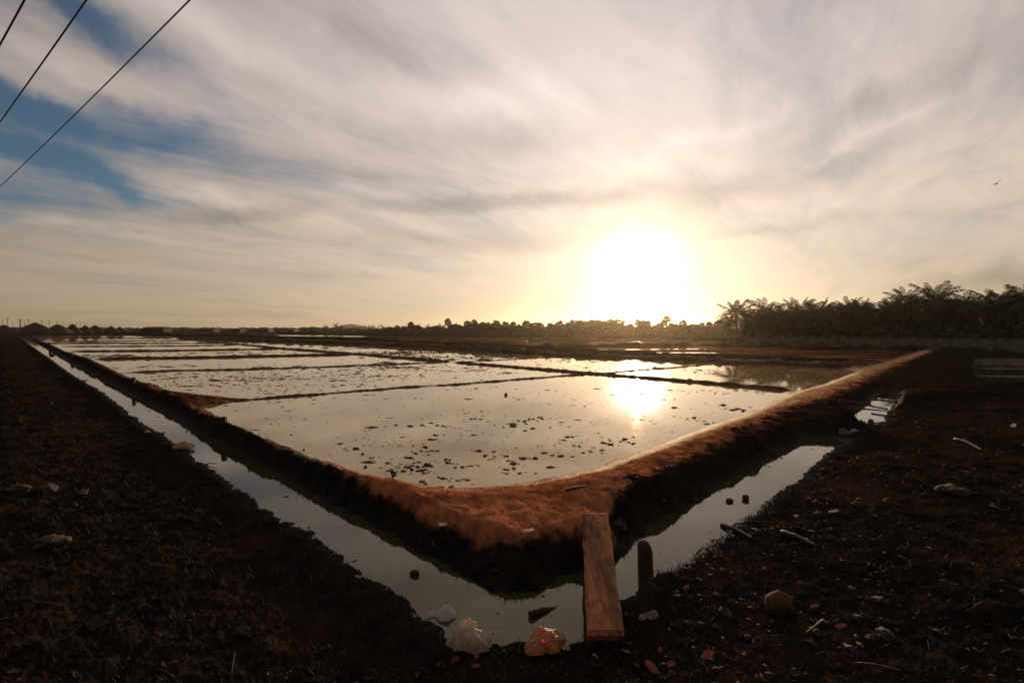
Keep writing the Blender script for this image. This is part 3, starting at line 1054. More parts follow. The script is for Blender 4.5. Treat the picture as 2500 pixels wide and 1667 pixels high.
def coconut_palm(loc, top, seed, label, frond_len=3.6, nf=22, group=None, tall=False):
    rnd = random.Random(seed)
    h = max(0.8, top - loc.z - frond_len * (rnd.uniform(0.62, 0.72) if not tall else 0.50))
    root = empty("coconut_palm", loc, rnd.uniform(0, 6.28))
    tag(root, label, "palm tree", group)
    me, tip = trunk_mesh("trunk", h, 0.17, 0.11, rnd.uniform(0, 0.10), seed)
    link_mesh("trunk", me, M["bark"], root)
    ga = 2.39996
    for i in range(nf):
        t = i / (nf - 1)
        kind = "up" if t < 0.30 else ("mid" if t < 0.70 else "low")
        el = (1.15 - 0.75 * t / 0.30) if t < 0.30 else ((0.55 - 0.5 * (t - 0.3) / 0.4) if t < 0.7 else (0.05 - 0.55 * (t - 0.7) / 0.3))
        el += rnd.uniform(-0.12, 0.12)
        s = frond_len * rnd.uniform(0.85, 1.08) * (0.85 if t < 0.08 else 1.0)
        o = link_mesh("frond", rnd.choice(FRONDS[kind]), None, root, loc=tip + Vector((0, 0, 0.05)))
        o.rotation_euler = (rnd.uniform(-0.25, 0.25), -el, i * ga + rnd.uniform(-0.2, 0.2))
        o.scale = (s, s, s)
    # husks under the crown
    for k in range(3):
        w = k * 2.1 + seed
        mb = MB()
        mb.tube([(0, 0, -0.14), (0, 0, -0.08), (0, 0, 0.04), (0, 0, 0.12)], [0.03, 0.11, 0.12, 0.04], n=6)
        mb.build("coconut", M["husk"], root, loc=tip + Vector((0.2 * math.cos(w), 0.2 * math.sin(w), -0.2)))
    return root


def leaf_cloud(mb, c, r, n, size, rnd, flat=1.0, hollow=0.35):
    for _ in range(n):
        while True:
            p = Vector((rnd.uniform(-1, 1), rnd.uniform(-1, 1), rnd.uniform(-1, 1)))
            if hollow < p.length < 1:
                break
        p = Vector((p.x * r[0], p.y * r[1], p.z * r[2] * flat)) + Vector(c)
        a = Vector((rnd.gauss(0, 1), rnd.gauss(0, 1), rnd.gauss(0, 0.6))).normalized()
        b = a.cross(Vector((rnd.gauss(0, 1), rnd.gauss(0, 1), rnd.gauss(0, 1)))).normalized()
        s = size * rnd.uniform(0.5, 1.3)
        mb.add([p - a * s, p + b * s * 0.5, p + a * s, p - b * s * 0.4], [(0, 1, 2, 3)])


def fan_crown_mesh(seed, r=1.35, n=38):
    """toddy palm crown: stiff fan leaves round a ball"""
    rnd = random.Random(seed)
    mb = MB()
    for i in range(n):
        zz = 1 - 1.75 * (i + 0.5) / n
        w = i * 2.39996
        q = math.sqrt(max(0, 1 - zz * zz))
        d = Vector((q * math.cos(w), q * math.sin(w), zz)).normalized()
        L = r * rnd.uniform(0.75, 1.1)
        side = d.cross(Vector((rnd.gauss(0, 0.5), rnd.gauss(0, 0.5), 1))).normalized()
        base = d * L * 0.42
        mb.tube([Vector((0, 0, 0)), base], 0.03, n=3, cap=False)
        pts = [base]
        for k in range(9):
            th = -1.25 + 2.5 * k / 8
            Lk = L * 0.58 * (1.0 if k % 2 == 0 else 0.66) * rnd.uniform(0.85, 1.1)
            pts.append(base + (d * math.cos(th) + side * math.sin(th)) * Lk + Vector((0, 0, -0.10 * L * abs(math.sin(th)))))
        mb.add(pts, [(0, k, k + 1) for k in range(1, 9)])
    me = mb.mesh("crown")
    me.materials.append(M["leaf"])
    return me


FAN = [fan_crown_mesh(s) for s in range(4)]


def toddy_palm(loc, top, crown, seed, label, group):
    rnd = random.Random(seed)
    h = max(1.2, top - loc.z - crown * 0.8)
    root = empty("toddy_palm", loc, rnd.uniform(0, 6))
    tag(root, label, "palm tree", group)
    me, tip = trunk_mesh("trunk", h, 0.24, 0.17, rnd.uniform(0, 0.05), seed, 6)
    link_mesh("trunk", me, M["bark"], root)
    s = crown / 1.35
    link_mesh("crown", FAN[seed % 4], None, root, loc=tip, rot=(0, 0, rnd.uniform(0, 6)), scale=(s, s, s * rnd.uniform(0.85, 1.15)))
    return root


def broad_tree(loc, top, spread, seed, label, group, flat=0.5, nclump=13, mat="scrub"):
    rnd = random.Random(seed)
    H = top - loc.z
    root = empty("broad_tree", loc, rnd.uniform(0, 6))
    tag(root, label, "tree", group)
    tb, cb = MB(), MB()
    fork = H * 0.38
    tb.tube([(0, 0, -0.2), (0.1, 0, fork * 0.6), (0.05, 0.1, fork)], [0.04 * H, 0.03 * H, 0.026 * H], n=6)
    for k in range(nclump):
        w = k * 2.39996 + rnd.uniform(-0.3, 0.3)
        q = spread * math.sqrt((k + 0.5) / nclump)
        c = Vector((q * math.cos(w), q * math.sin(w), H * rnd.uniform(0.62, 0.9) - 0.12 * H * (q / spread)))
        rr = spread * rnd.uniform(0.26, 0.40)
        tb.tube([(0.05, 0.1, fork), (c.x * 0.5, c.y * 0.5, (fork + c.z) * 0.55), tuple(c)], [0.018 * H, 0.011 * H, 0.004 * H], n=4, cap=False)
        leaf_cloud(cb, c, (rr, rr, rr * flat), 95, 0.26 + 0.012 * H, rnd)
    link_mesh("trunk", tb.mesh("trunk"), M["bark"], root)
    link_mesh("crown", cb.mesh("crown"), M[mat], root)
    return root


def bush_mesh(seed, n=330, size=0.16):
    rnd = random.Random(seed)
    mb = MB()
    for k in range(7):
        w = k * 2.4
        q = 0.62 * math.sqrt(k / 7)
        c = (q * math.cos(w), q * math.sin(w), rnd.uniform(0.25, 0.72))
        rr = rnd.uniform(0.28, 0.44)
        leaf_cloud(mb, c, (rr, rr, rr * 0.85), n // 7, size, rnd, hollow=0.2)
        mb.tube([(0, 0, 0), (c[0] * 0.6, c[1] * 0.6, c[2] * 0.6), c], [0.03, 0.02, 0.008], n=3, cap=False)
    me = mb.mesh("bush")
    me.materials.append(M["scrub"])
    return me


BUSH = [bush_mesh(s) for s in range(5)]


def bush(loc, w, h, seed, label, group, name="bush"):
    o = link_mesh(name, BUSH[seed % 5], None, None, loc=loc, rot=(0, 0, seed * 1.7), scale=(w, w, h))
    tag(o, label, "bush", group)
    return o


# ------------------------------------------------------------------ the coconut grove behind the wall
rnd = random.Random(21)
WALL_A, WALL_B = Vector((31.9, 69.5, 0)), Vector((53.2, 48.5, 0))
WDIR = (WALL_B - WALL_A).normalized()
WNRM = Vector((-WDIR.y, WDIR.x, 0))
if WNRM.y < 0:
    WNRM = -WNRM

def wall_depth(px):
    """depth of the wall line along the view through a photograph column"""
    u = (px - 1250.0) / F_PX
    # A + t*D on x = u*y
    t = (u * WALL_A.y - WALL_A.x) / (WDIR.x - u * WDIR.y)
    return WALL_A.y + t * WDIR.y

named = {
    1800: "leaning coconut palm with arching fronds at the left end of the dark grove",
    2205: "slender coconut palm with upright tufted crown left of the tallest palm",
    2280: "tallest coconut palm with wide spread fronds rising above the dark grove",
    2500: "coconut palm cut by the right edge of the photo, fronds sweeping left",
    1865: "bushy coconut palm second from the left end of the dark grove",
    1945: "broad coconut palm with drooping outer fronds above the white wall panels",
}
front = [(1800, 744, 3.4, 1.5), (1865, 731, 3.4, 4), (1838, 762, 3.0, 8), (1900, 752, 3.0, 9), (1945, 728, 3.5, 5), (1975, 752, 2.8, 9), (2005, 736, 3.0, 6),
         (2035, 742, 2.6, 10), (2066, 733, 3.0, 6), (2092, 742, 2.7, 9), (2114, 730, 2.6, 6), (2150, 738, 2.8, 8), (2178, 730, 2.6, 7), (2205, 714, 3.0, 6),
         (2240, 738, 2.8, 9), (2280, 706, 3.9, 6), (2322, 728, 3.0, 9), (2352, 722, 3.0, 6), (2385, 722, 3.0, 9), (2428, 708, 3.2, 7), (2462, 714, 3.0, 9),
         (2500, 708, 3.8, 6), (2550, 704, 3.6, 7), (2610, 696, 3.8, 6)]
for k, (px, yt, fl, back) in enumerate(front):
    d = wall_depth(px) + back
    top = at_depth(px, yt, d)
    lab = named.get(px, "coconut palm in the front rows of the dark grove, %s from its left end" % ordinal(k + 1))
    coconut_palm(Vector((top.x, top.y, 0)), top.z, 100 + k, lab, frond_len=fl * 0.92, nf=30 if fl < 3.85 else 36, group="coconut palms of the grove behind the wall", tall=px in (1800, 2205, 2280, 2500))
# rows further in, lower in the picture, closing the grove
k2 = 0
for px in range(1825, 2640, 34):
    d = wall_depth(px) + rnd.uniform(11, 17)
    top = at_depth(px + rnd.uniform(-8, 8), 752 - (px - 1825) * 0.035 + rnd.uniform(-7, 7), d)
    k2 += 1
    coconut_palm(Vector((top.x, top.y, 0)), top.z, 300 + k2, "half hidden coconut palm deep inside the dark grove, %s of its row from the left" % ordinal(k2),
                 frond_len=3.2, nf=18, group="coconut palms deep in the grove")
kb = 0
for row, (back, h, w) in enumerate([(1.3, 1.9, 1.5), (3.6, 3.1, 2.1), (7.0, 3.9, 2.5), (11.5, 4.3, 2.8), (16, 4.4, 3.0)]):
    px = 1812 + row * 14
    while px < 2680:
        d = wall_depth(px) + back + rnd.uniform(-0.7, 0.7)
        p = at_depth(px, 820, d)
        kb += 1
        bush(Vector((p.x, p.y, -0.05)), w * rnd.uniform(0.85, 1.2), h * rnd.uniform(0.75, 1.1), kb, "dark leafy shrub packed under the palms behind the wall",
             "shrubs under the palms of the grove", "shrub")
        px += w * 0.75 / d * F_PX
# weeds along the foot of the wall
for k, t in enumerate(sorted(rnd.uniform(0.0, 1.1) for _ in range(40))):
    p = WALL_A.lerp(WALL_B, t) - WNRM * rnd.uniform(0.5, 1.5)
    bush(Vector((p.x, p.y, -0.03)), rnd.uniform(0.45, 0.9), rnd.uniform(0.25, 0.55) * (1.0 + 0.5 * t), k, "low weed clump at the foot of the wall, %s from its left end" % ordinal(k + 1), "weeds at the foot of the wall", "weed_clump")
bush(Vector((31.0, 69.0, -0.03)), 0.7, 0.75, 3, "round dry bush at the free left end of the wall", None, "bush")

# ------------------------------------------------------------------ the far tree line
def far_depth(px):
    """distance of the tree line: it comes nearer to the right"""
    return float(np.interp(px, [640, 800, 950, 1300, 1650, 1800], [330, 275, 225, 175, 135, 120]))

toddy = [(1093, 778, 1.9), (1156, 780, 1.9), (1162, 786, 1.8), (1212, 781, 1.9), (1219, 790, 1.7), (1234, 784, 1.8), (1093 - 90, 786, 1.8), (971, 793, 1.6),
         (1141, 782, 1.9), (1149, 790, 1.7), (1178, 785, 1.8), (1190, 786, 1.9), (1206, 787, 1.9), (1253, 785, 1.8), (1285, 781, 1.9), (1268, 792, 1.6),
         (1320, 787, 1.8), (1367, 782, 1.9), (1558, 779, 1.6), (1580, 783, 1.5), (1571, 786, 1.4), (1568, 780, 1.4), (1611, 787, 1.3), (1619, 782, 1.3), (1628, 771, 1.4),
         (1640, 789, 1.4), (1666, 782, 1.5), (1650, 791, 1.3), (1678, 790, 1.4), (1712, 786, 1.4), (1732, 787, 1.4), (1771, 771, 1.5), (1752, 782, 1.5), (1762, 779, 1.5), (1788, 778, 1.5), (1775, 790, 1.4)]
toddy_named = {1093: "tall round headed toddy palm standing clear at the middle of the far tree line",
               1628: "tallest thin stemmed toddy palm right of the sun in the far tree line",
               971: "small toddy palm standing apart near the left end of the far trees",
               1771: "round headed toddy palm just left of the coconut grove"}
for k, (px, yt, cr) in enumerate(sorted(toddy)):
    d = far_depth(px) + rnd.uniform(-6, 10)
    p = at_depth(px, yt, d)
    lab = toddy_named.get(px, "round headed toddy palm in the far tree line, %s from the left" % ordinal(k + 1))
    toddy_palm(Vector((p.x, p.y, 0)), p.z, cr, 500 + k, lab, "toddy palms of the far tree line")
broad = [(1350, 784, 2.6), (1390, 782, 3.2), (1418, 775, 3.4), (1445, 774, 3.0), (1465, 780, 3.0), (1490, 775, 2.4), (1508, 774, 2.4), (1530, 787, 2.8), (1305, 784, 2.6),
         (1600, 793, 2.6), (1690, 788, 2.2), (1110, 789, 2.8), (1150, 790, 3.4), (1010, 793, 3.2), (1060, 794, 3.0), (1175, 791, 3.0), (1240, 793, 3.0), (1275, 795, 2.6),
         (1560, 791, 2.4), (1640, 794, 2.2), (960, 797, 3.2), (1725, 793, 2.0), (1755, 790, 1.9)]
for k, (px, yt, sp) in enumerate(sorted(broad)):
    d = far_depth(px) + rnd.uniform(2, 14)
    p = at_depth(px, yt, d)
    big = 1400 < px < 1480
    lab = ("large flat topped shade tree left of the sun, %s of four from the left" % ordinal([1418, 1445, 1465].index(px) + 1 if px in (1418, 1445, 1465) else 4)) if big else \
        "leafy broad tree in the far tree line, %s from the left" % ordinal(k + 1)
    broad_tree(Vector((p.x, p.y, 0)), p.z, sp, 700 + k, lab.replace("of four", "of three"), "broad trees of the far tree line", flat=0.55)
# feathery young coconut palms of the left part
for k, (px, yt) in enumerate([(898, 797), (915, 795), (940, 796), (1015, 791), (1040, 795), (1128, 793), (1075, 792)]):
    d = far_depth(px)
    p = at_depth(px, yt, d)
    coconut_palm(Vector((p.x, p.y, 0)), p.z, 900 + k, "low feathery palm in the far tree line, %s from the left" % ordinal(k + 1), frond_len=4.2, nf=14, group="feathery palms of the far tree line")
# three lone palms on the left skyline
for k, (px, yt, lab) in enumerate([(796, 793, "lone palm on the left skyline, leftmost of the three beside the pale hill"),
                                   (819, 789, "tallest of the three lone palms beside the pale hill"),
                                   (832, 794.5, "shortest of the three lone palms, at the foot of the pale hill")]):
    p = at_depth(px, yt, 300)
    coconut_palm(Vector((p.x, p.y, -0.2)), p.z, 950 + k, lab, frond_len=2.6, nf=16, group="lone palms on the left skyline")
# undergrowth of the tree line
kb = 0
for row in range(4):
    px = 690.0 + row * 7
    while px < 1800:
        d = far_depth(px) + (-16, -6, 4, 12)[row] + rnd.uniform(-2, 2)
        tall = float(np.interp(px, [690, 860, 950, 1300, 1450, 1600, 1800], [0.5, 1.3, 2.7, 3.3, 4.2, 3.0, 2.6]))
        h = tall * (0.55, 0.85, 1.05, 1.15)[row] * rnd.uniform(0.7, 1.2)
        w = max(1.6, h * rnd.uniform(0.9, 1.4))
        p = at_depth(px, 815, d)
        kb += 1
        bush(Vector((p.x, p.y, -0.1)), w, h, kb, "dense green bush in the undergrowth of the far tree line", "bushes of the far tree line")
        px += w * 1.15 / d * F_PX
for k, px in enumerate(sorted(rnd.uniform(-40, 760) for _ in range(60))):
    d = rnd.uniform(310, 345)
    p = at_depth(px, 805, d)
    bush(Vector((p.x, p.y, 1.2 if px < 700 else 0)), rnd.uniform(1.5, 3.5), rnd.uniform(0.8, 1.9), k, "small dark bush on the far left skyline, %s from the left" % ordinal(k + 1), "bushes on the left skyline")

# ------------------------------------------------------------------ compound wall
def compound_wall():
    L = (WALL_B - WALL_A).length + 9
    ang = math.atan2(WDIR.y, WDIR.x)
    root = empty("compound_wall", WALL_A, ang)
    tag(root, "long low grey panel wall with square posts in front of the coconut grove", "wall")
    n = 17
    step = L / n
    post, panel, cop, plinth = MB(), MB(), MB(), MB()
    post.box((0, 0, 0.72), (0.24, 0.24, 1.5))
    me_post = post.mesh("post")
    panel.box((0, 0, 0.86), (step - 0.25, 0.09, 0.96))
    me_panel = panel.mesh("panel")
    cop.box((0, 0, 1.375), (step - 0.25, 0.15, 0.065))
    me_cop = cop.mesh("coping")
    plinth.box((0, 0, 0.18), (step - 0.25, 0.2, 0.40))
    me_pl = plinth.mesh("plinth")
    for k in range(n + 1):
        x = k * step
        link_mesh("post", me_post, M["concrete"], root, loc=(x, 0, 0))
        if k < n:
            if k > 0:
                link_mesh("panel", me_panel, M["concrete"], root, loc=(x + step / 2, 0, 0))
            link_mesh("coping", me_cop, M["concrete"], root, loc=(x + step / 2, 0, 0))
            link_mesh("plinth", me_pl, M["concrete"], root, loc=(x + step / 2, 0, 0))
compound_wall()

# ------------------------------------------------------------------ hills
def hill(pts, depth, seed):
    V, F = [], []
    n = len(pts)
    for i, (px, py) in enumerate(pts):
        p = at_depth(px, py, depth)
        for j in range(5):
            t = j / 4
            zz = max(p.z, 0.2) * math.sin(math.pi * (0.04 + 0.92 * t)) ** 1.2
            V.append((p.x, depth + (t - 0.5) * 260, zz + 1.0 * fbm(np.array([i * 0.9 + seed]), np.array([j * 0.8]), 2)[0] - 0.6))
    for i in range(n - 1):
        for j in range(4):
            F.append((i * 5 + j, (i + 1) * 5 + j, (i + 1) * 5 + j + 1, i * 5 + j + 1))
    me = make_mesh("hill", V, F, True)
    o = link_mesh("hill", me, M["hill"])
    tag(o, kind="structure")

hill([(828, 804), (838, 799), (846, 796), (853, 791.5), (858, 790), (864, 791), (874, 793), (884, 795), (893, 799), (905, 804)], 1150, 1)
hill([(730, 805), (752, 801.5), (770, 800), (790, 800.5), (812, 799), (830, 800), (850, 805)], 1350, 4)
hill([(655, 805), (675, 802.5), (690, 802), (705, 803), (720, 805)], 1350, 9)

# ------------------------------------------------------------------ soil heaps and sheds on the left skyline
def soil_heap(px, ytop, halfpx, depth, seed, label):
    p = at_depth(px, ytop, depth)
    r = halfpx / F_PX * depth
    nr, na = 9, 26
    V = [(0, 0, p.z)]
    for i in range(1, nr + 1):
        t = i / nr
        for k in range(na):
            w = 2 * math.pi * k / na
            q = t * r * (1 + 0.10 * fbm(np.array([math.cos(w) * 1.5 + seed]), np.array([math.sin(w) * 1.5]), 2)[0])
            zz = p.z * (1 - t ** 1.35) * (1 + 0.10 * fbm(np.array([q * 0.35 + seed * 3]), np.array([w * 2.0]), 3)[0])
            V.append((q * math.cos(w), q * math.sin(w) * 0.8, max(zz, -0.3)))
    F = [(0, 1 + k, 1 + (k + 1) % na) for k in range(na)]
    for i in range(nr - 1):
        for k in range(na):
            a, c = 1 + i * na + k, 1 + i * na + (k + 1) % na
            F.append((a, a + na, c + na, c))
    o = link_mesh("soil_heap", make_mesh("soil_heap", V, F, True), M["dike"], loc=(p.x, p.y, 0))
    tag(o, label, "soil heap", "soil heaps on the left skyline")

heaps = [(86, 787, 42), (142, 792, 34), (177, 791, 20), (207, 794.5, 17), (232, 794, 20), (272, 796, 20), (10, 793, 30), (292, 797.5, 16)]
hn = {86: "largest dark soil heap on the left skyline among the poles", 177: "pointed dark soil heap, second highest on the left skyline"}
for k, (px, yt, hw) in enumerate(sorted(heaps)):
    soil_heap(px, yt, hw, 205 + 6 * k, k, hn.get(px, "dark soil heap on the left skyline, %s of the row from the left" % ordinal(k + 1)))

def shed(x0, x1, ytop, depth, label):
    a, c = at_depth(x0, ytop, depth), at_depth(x1, ytop, depth)
    Lx, H = c.x - a.x, a.z
    root = empty("shed", Vector(((a.x + c.x) / 2, depth, 0)))
    tag(root, label, "shed", "long low sheds on the left horizon")
    w, r, d = MB(), MB(), MB()
    w.box((0, 0, H * 0.36), (Lx * 0.96, 7, H * 0.72))
    r.add([(-Lx / 2, -4, H * 0.70), (Lx / 2, -4, H * 0.70), (Lx / 2, 4, H * 0.70), (-Lx / 2, 4, H * 0.70), (-Lx * 0.485, 0, H), (Lx * 0.485, 0, H)],
          [(0, 1, 5, 4), (2, 3, 4, 5), (0, 4, 3), (1, 2, 5), (3, 2, 1, 0)])
    w.build("wall", M["roof"], root)
    r.build("roof", M["roof"], root)
    d.box((0, -3.53, H * 0.3), (min(3.0, Lx * 0.2), 0.1, H * 0.6))
    d.build("door", M["dark_wood"], root)

for k, (x0, x1, yt) in enumerate([(357, 411, 797.5), (493, 530, 800.3), (571, 594, 801.5), (631, 662, 801.8), (709, 724, 803), (760, 781, 804)]):
    shed(x0, x1, yt, 262 if k < 1 else 285, ["longest low shed on the left horizon", "second longest low shed, with a flat dark roofline on the left horizon", "faint low shed between the two longer sheds on the horizon",
         "low shed in the middle of the left horizon", "smallest boxy shed on the left horizon", "low shed nearest the three lone palms"][k])

# ------------------------------------------------------------------ utility poles
poles = [(6, 781, 1), (18, 777, 2), (31, 783.5, 0), (49, 779, 3), (60, 784, 0), (69, 780, 2), (102, 782, 2), (112, 789, 0), (120, 783, 2), (139, 784, 2), (156, 785, 1), (164, 790, 0),
         (171, 786, 2), (186, 787, 2), (196, 786.5, 1), (206, 788.5, 2), (215, 789.5, 1), (224, 790, 1), (232, 790, 2), (238, 791.5, 1), (246, 792.3, 1), (252, 792.8, 1), (258, 793.5, 1), (264, 794, 1), (271, 794.5, 1), (279, 795.2, 1), (288, 796, 1)]
for k, (px, yt, arm) in enumerate(poles):
    H = 8.5
    d = (H - CAM_H) * F_PX / (HORIZON - yt)
    d = min(d, 1200)
    p = at_depth(px, yt, d)
    root = empty("utility_pole", Vector((p.x, p.y, 0)), 0.5)
    lab = "thickest pole with a wide crossarm, left of the largest soil heap" if arm == 3 else \
        ("utility pole %s crossarm on the left skyline, %s pole from the left" % ("without" if arm == 0 else "with", ordinal(k + 1)))
    tag(root, lab, "utility pole", "utility poles on the left skyline")
    mb = MB()
    r = 0.36 if arm == 3 else 0.17
    mb.tube([(0, 0, -0.3), (0, 0, H * 0.5), (0, 0, H)], [r * 1.25, r, r * 0.75], n=6)
    mb.build("pole", M["concrete"], root)
    if arm:
        mb = MB()
        w = {1: 1.3, 2: 2.2, 3: 3.6}[arm]
        mb.box((0, 0, H - 0.5), (w, 0.16, 0.20))
        mb.build("crossarm", M["dark_wood"], root)
        for s in (-0.45, 0.0, 0.45):
            mb = MB()
            mb.tube([(0, 0, 0), (0, 0, 0.16), (0, 0, 0.3)], [0.06, 0.09, 0.04], n=5)
            mb.build("insulator", M["cable"], root, loc=(s * w, 0, H - 0.4))

# ------------------------------------------------------------------ overhead cables
def at_height(x, y, z):
    u, v = (x - 1250.0) / F_PX, (833.5 - y) / F_PX
    c, s = math.cos(PITCH), math.sin(PITCH)
    d = Vector((u, c + v * s, v * c - s))
    return Vector((0, 0, CAM_H)) + d * ((z - CAM_H) / d.z)

for (x0, y0, x1, y1, rad, lab) in [(0, 457, 477, 0, 0.0125, "lowest and longest of the three cables crossing the top left sky"),
                                    (0, 300, 212, 0, 0.014, "middle one of the three cables crossing the top left sky"),
                                    (0, 112, 61, 0, 0.015, "shortest cable in the extreme top left corner of the sky")]:
    a, c = at_height(x0, y0, 7.6), at_height(x1, y1, 7.6)
    d = (c - a).normalized()
    mb = MB()
    pts = []
    for i in range(41):
        t = -26 + 60 * i / 40
        p = a + d * t
        p.z += 0.0006 * (t - 5) ** 2
        pts.append(p)
    mb.tube(pts, rad, n=6)
    o = mb.build("overhead_cable", M["cable"], smooth=True)
    tag(o, lab, "power cable", "overhead cables")

# ------------------------------------------------------------------ bird
def bird():
    p = at_depth(2433, 449, 36)
    root = empty("bird", p, 0.6)
    tag(root, "small dark bird gliding with bent wings in the right sky", "bird")
    b = MB()
    b.tube([(0.16, 0, 0), (0.10, 0, 0.01), (0, 0, 0), (-0.10, 0, -0.005), (-0.2, 0, 0)], [0.008, 0.028, 0.040, 0.024, 0.035], n=8)
    b.tube([(0.16, 0, 0), (0.205, 0, -0.006)], [0.007, 0.001], n=4)
    b.build("body", M["feather"], root, smooth=True)
    for s, up in ((1, 1.0), (-1, 0.35)):
        w = MB()
        ys = [0.02, 0.12, 0.22, 0.30, 0.35]
        zs = [0.015, 0.05 + 0.06 * up, 0.06 + 0.15 * up, 0.05 + 0.19 * up, 0.02 + 0.20 * up]
        if s < 0:
            zs = [0.015, 0.045, 0.03, -0.005, -0.05]
        ch = [0.07, 0.065, 0.05, 0.03, 0.008]
        vs = []
        for y, z, c in zip(ys, zs, ch):
            vs += [(0.03 + c * 0.6, s * y, z), (0.03 - c * 0.6, s * y, z - 0.004), (0.03, s * y, z + 0.010)]
        fs = []
        for i in range(4):
            a = i * 3
            fs += [(a, a + 3, a + 5, a + 2), (a + 2, a + 5, a + 4, a + 1), (a + 1, a + 4, a + 3, a)]
        w.add(vs, fs)
        w.build("wing", M["feather"], root)
    root.rotation_euler = (0.15, 0.0, -1.85)
bird()

# ------------------------------------------------------------------ plank over the ditch
def mat_plank():
    m, b, out = new_mat("plank_face")
    tc = b.node("ShaderNodeTexCoord").outputs["Object"]
    g = b.noise(b.vm("MULTIPLY", tc, (60.0, 1.6, 20.0)), 1.0, 6, 0.65)
    s = b.noise(b.vm("MULTIPLY", tc, (11.0, 4.0, 11.0)), 1.0, 6, 0.7)
    x, y, z = b.sep(tc)
    mid = b.m("EXPONENT", b.m("MULTIPLY", b.m("MULTIPLY", x, x), -70.0))
    col = b.mix(b.step(b.m("ADD", b.m("MULTIPLY", g, 0.25), b.m("MULTIPLY", s, 0.75)), 0.3, 0.7), (0.145, 0.046, 0.022, 1), (0.25, 0.085, 0.041, 1))
    col = b.mix(b.m("MULTIPLY", b.step(b.m("ADD", s, b.m("MULTIPLY", mid, 0.16)), 0.47, 0.66), 0.85), col, (0.04, 0.016, 0.010, 1))
    principled(b, out, Base_Color=col, Roughness=0.9, Specular_IOR_Level=0.04, Normal=bump(b, b.m("ADD", g, b.m("MULTIPLY", s, 0.6)), 0.7, 0.012))
    return m

M["plank"] = mat_plank()
def grid_plank(name, a0, a1, b0, b1, z0, z1, thick, mat, nu=10, nv=40, wob=0.012, seed=0):
    """a board between a near edge (a0,a1) and a far edge (b0,b1), uneven edges"""
    A0, A1, B0, B1 = (Vector((p.x, p.y, 0)) for p in (a0, a1, b0, b1))
    c = (A0 + A1 + B0 + B1) / 4
    V, F = [], []
    for side in (0, 1):
        for j in range(nv + 1):
            t = j / nv
            L, R = A0.lerp(B0, t), A1.lerp(B1, t)
            for i in range(nu + 1):
                s = i / nu
                e = wob * (1 if i in (0, nu) else 0.0)
                p = L.lerp(R, s)
                k = fbm(np.array([t * 5 + seed]), np.array([s * 2.0 + 7 * (i == nu)]), 3)[0]
                p = p + (R - L).normalized() * e * k * (1 if i == 0 else -1)
                z = z0 + (z1 - z0) * t - 0.02 * math.sin(math.pi * t) + 0.006 * k
                V.append((p.x - c.x, p.y - c.y, z - (thick if side else 0.0) - (0.012 if (i in (0, nu) or j in (0, nv)) and not side else 0)))
    n1 = (nu + 1) * (nv + 1)
    def q(j, i, s=0):
        return s * n1 + j * (nu + 1) + i
    for j in range(nv):
        for i in range(nu):
            F.append((q(j, i), q(j, i + 1), q(j + 1, i + 1), q(j + 1, i)))
            F.append((q(j, i, 1), q(j + 1, i, 1), q(j + 1, i + 1, 1), q(j, i + 1, 1)))
    for j in range(nv):
        F.append((q(j, 0), q(j + 1, 0), q(j + 1, 0, 1), q(j, 0, 1)))
        F.append((q(j, nu), q(j, nu, 1), q(j + 1, nu, 1), q(j + 1, nu)))
    for i in range(nu):
        F.append((q(0, i), q(0, i, 1), q(0, i + 1, 1), q(0, i + 1)))
        F.append((q(nv, i), q(nv, i + 1), q(nv, i + 1, 1), q(nv, i, 1)))
    me = make_mesh(name, V, F, False)
    return link_mesh(name, me, mat, loc=(c.x, c.y, 0))

ZN, ZF = 0.0, 0.088
pl = grid_plank("plank", pix(1432, 1548, ZN), pix(1525, 1548, ZN), pix(1422, 1250, ZF), pix(1484, 1248, ZF), ZN, ZF, 0.05, M["plank"], wob=0.010)
tag(pl, "worn reddish plank laid across the ditch as a footbridge", "plank")

# stake beside the plank
def stake(name, base, top, w, mat, label, cat, group=None, square=False, round_top=True):
    root_z = base.z - 0.25
    mb = MB()
    n = 10
    vs = []
    H = top.z - root_z
    prof = [(0, 1.0), (0.3, 0.99), (0.7, 0.96), (0.88, 0.92)] + ([(0.94, 0.84), (0.98, 0.62), (1.0, 0.22)] if round_top else [(0.995, 0.92), (1.0, 0.86)])
    dx, dy = top.x - base.x, top.y - base.y
    for k, (t, s) in enumerate(prof):
        for i in range(n):
            a = 2 * math.pi * i / n
            px_, py_ = math.cos(a), math.sin(a)
            if square:
                m_ = max(abs(px_), abs(py_))
                px_, py_ = px_ / m_ * 0.86, py_ / m_ * 0.86
            jit = 1 + 0.07 * math.sin(i * 3.1 + k * 1.7)
            vs.append((dx * t + px_ * w * s * jit, dy * t + py_ * w * 0.8 * s * jit, root_z + H * t))
    fs = [(k * n + i, k * n + (i + 1) % n, (k + 1) * n + (i + 1) % n, (k + 1) * n + i) for k in range(len(prof) - 1) for i in range(n)]
    fs.append(tuple((len(prof) - 1) * n + i for i in range(n)))
    mb.add(vs, fs)
    o = mb.build(name, mat, loc=(base.x, base.y, 0))
    tag(o, label, cat, group)
    return o

sb = pix(1584, 1474, -0.26)
st = at_depth(1572, 1318, sb.y + 0.04)
stake("stake", sb, st, 0.085, M["wood"], "dark upright wooden stake with rounded top in the ditch beside the plank", "stake", square=True)
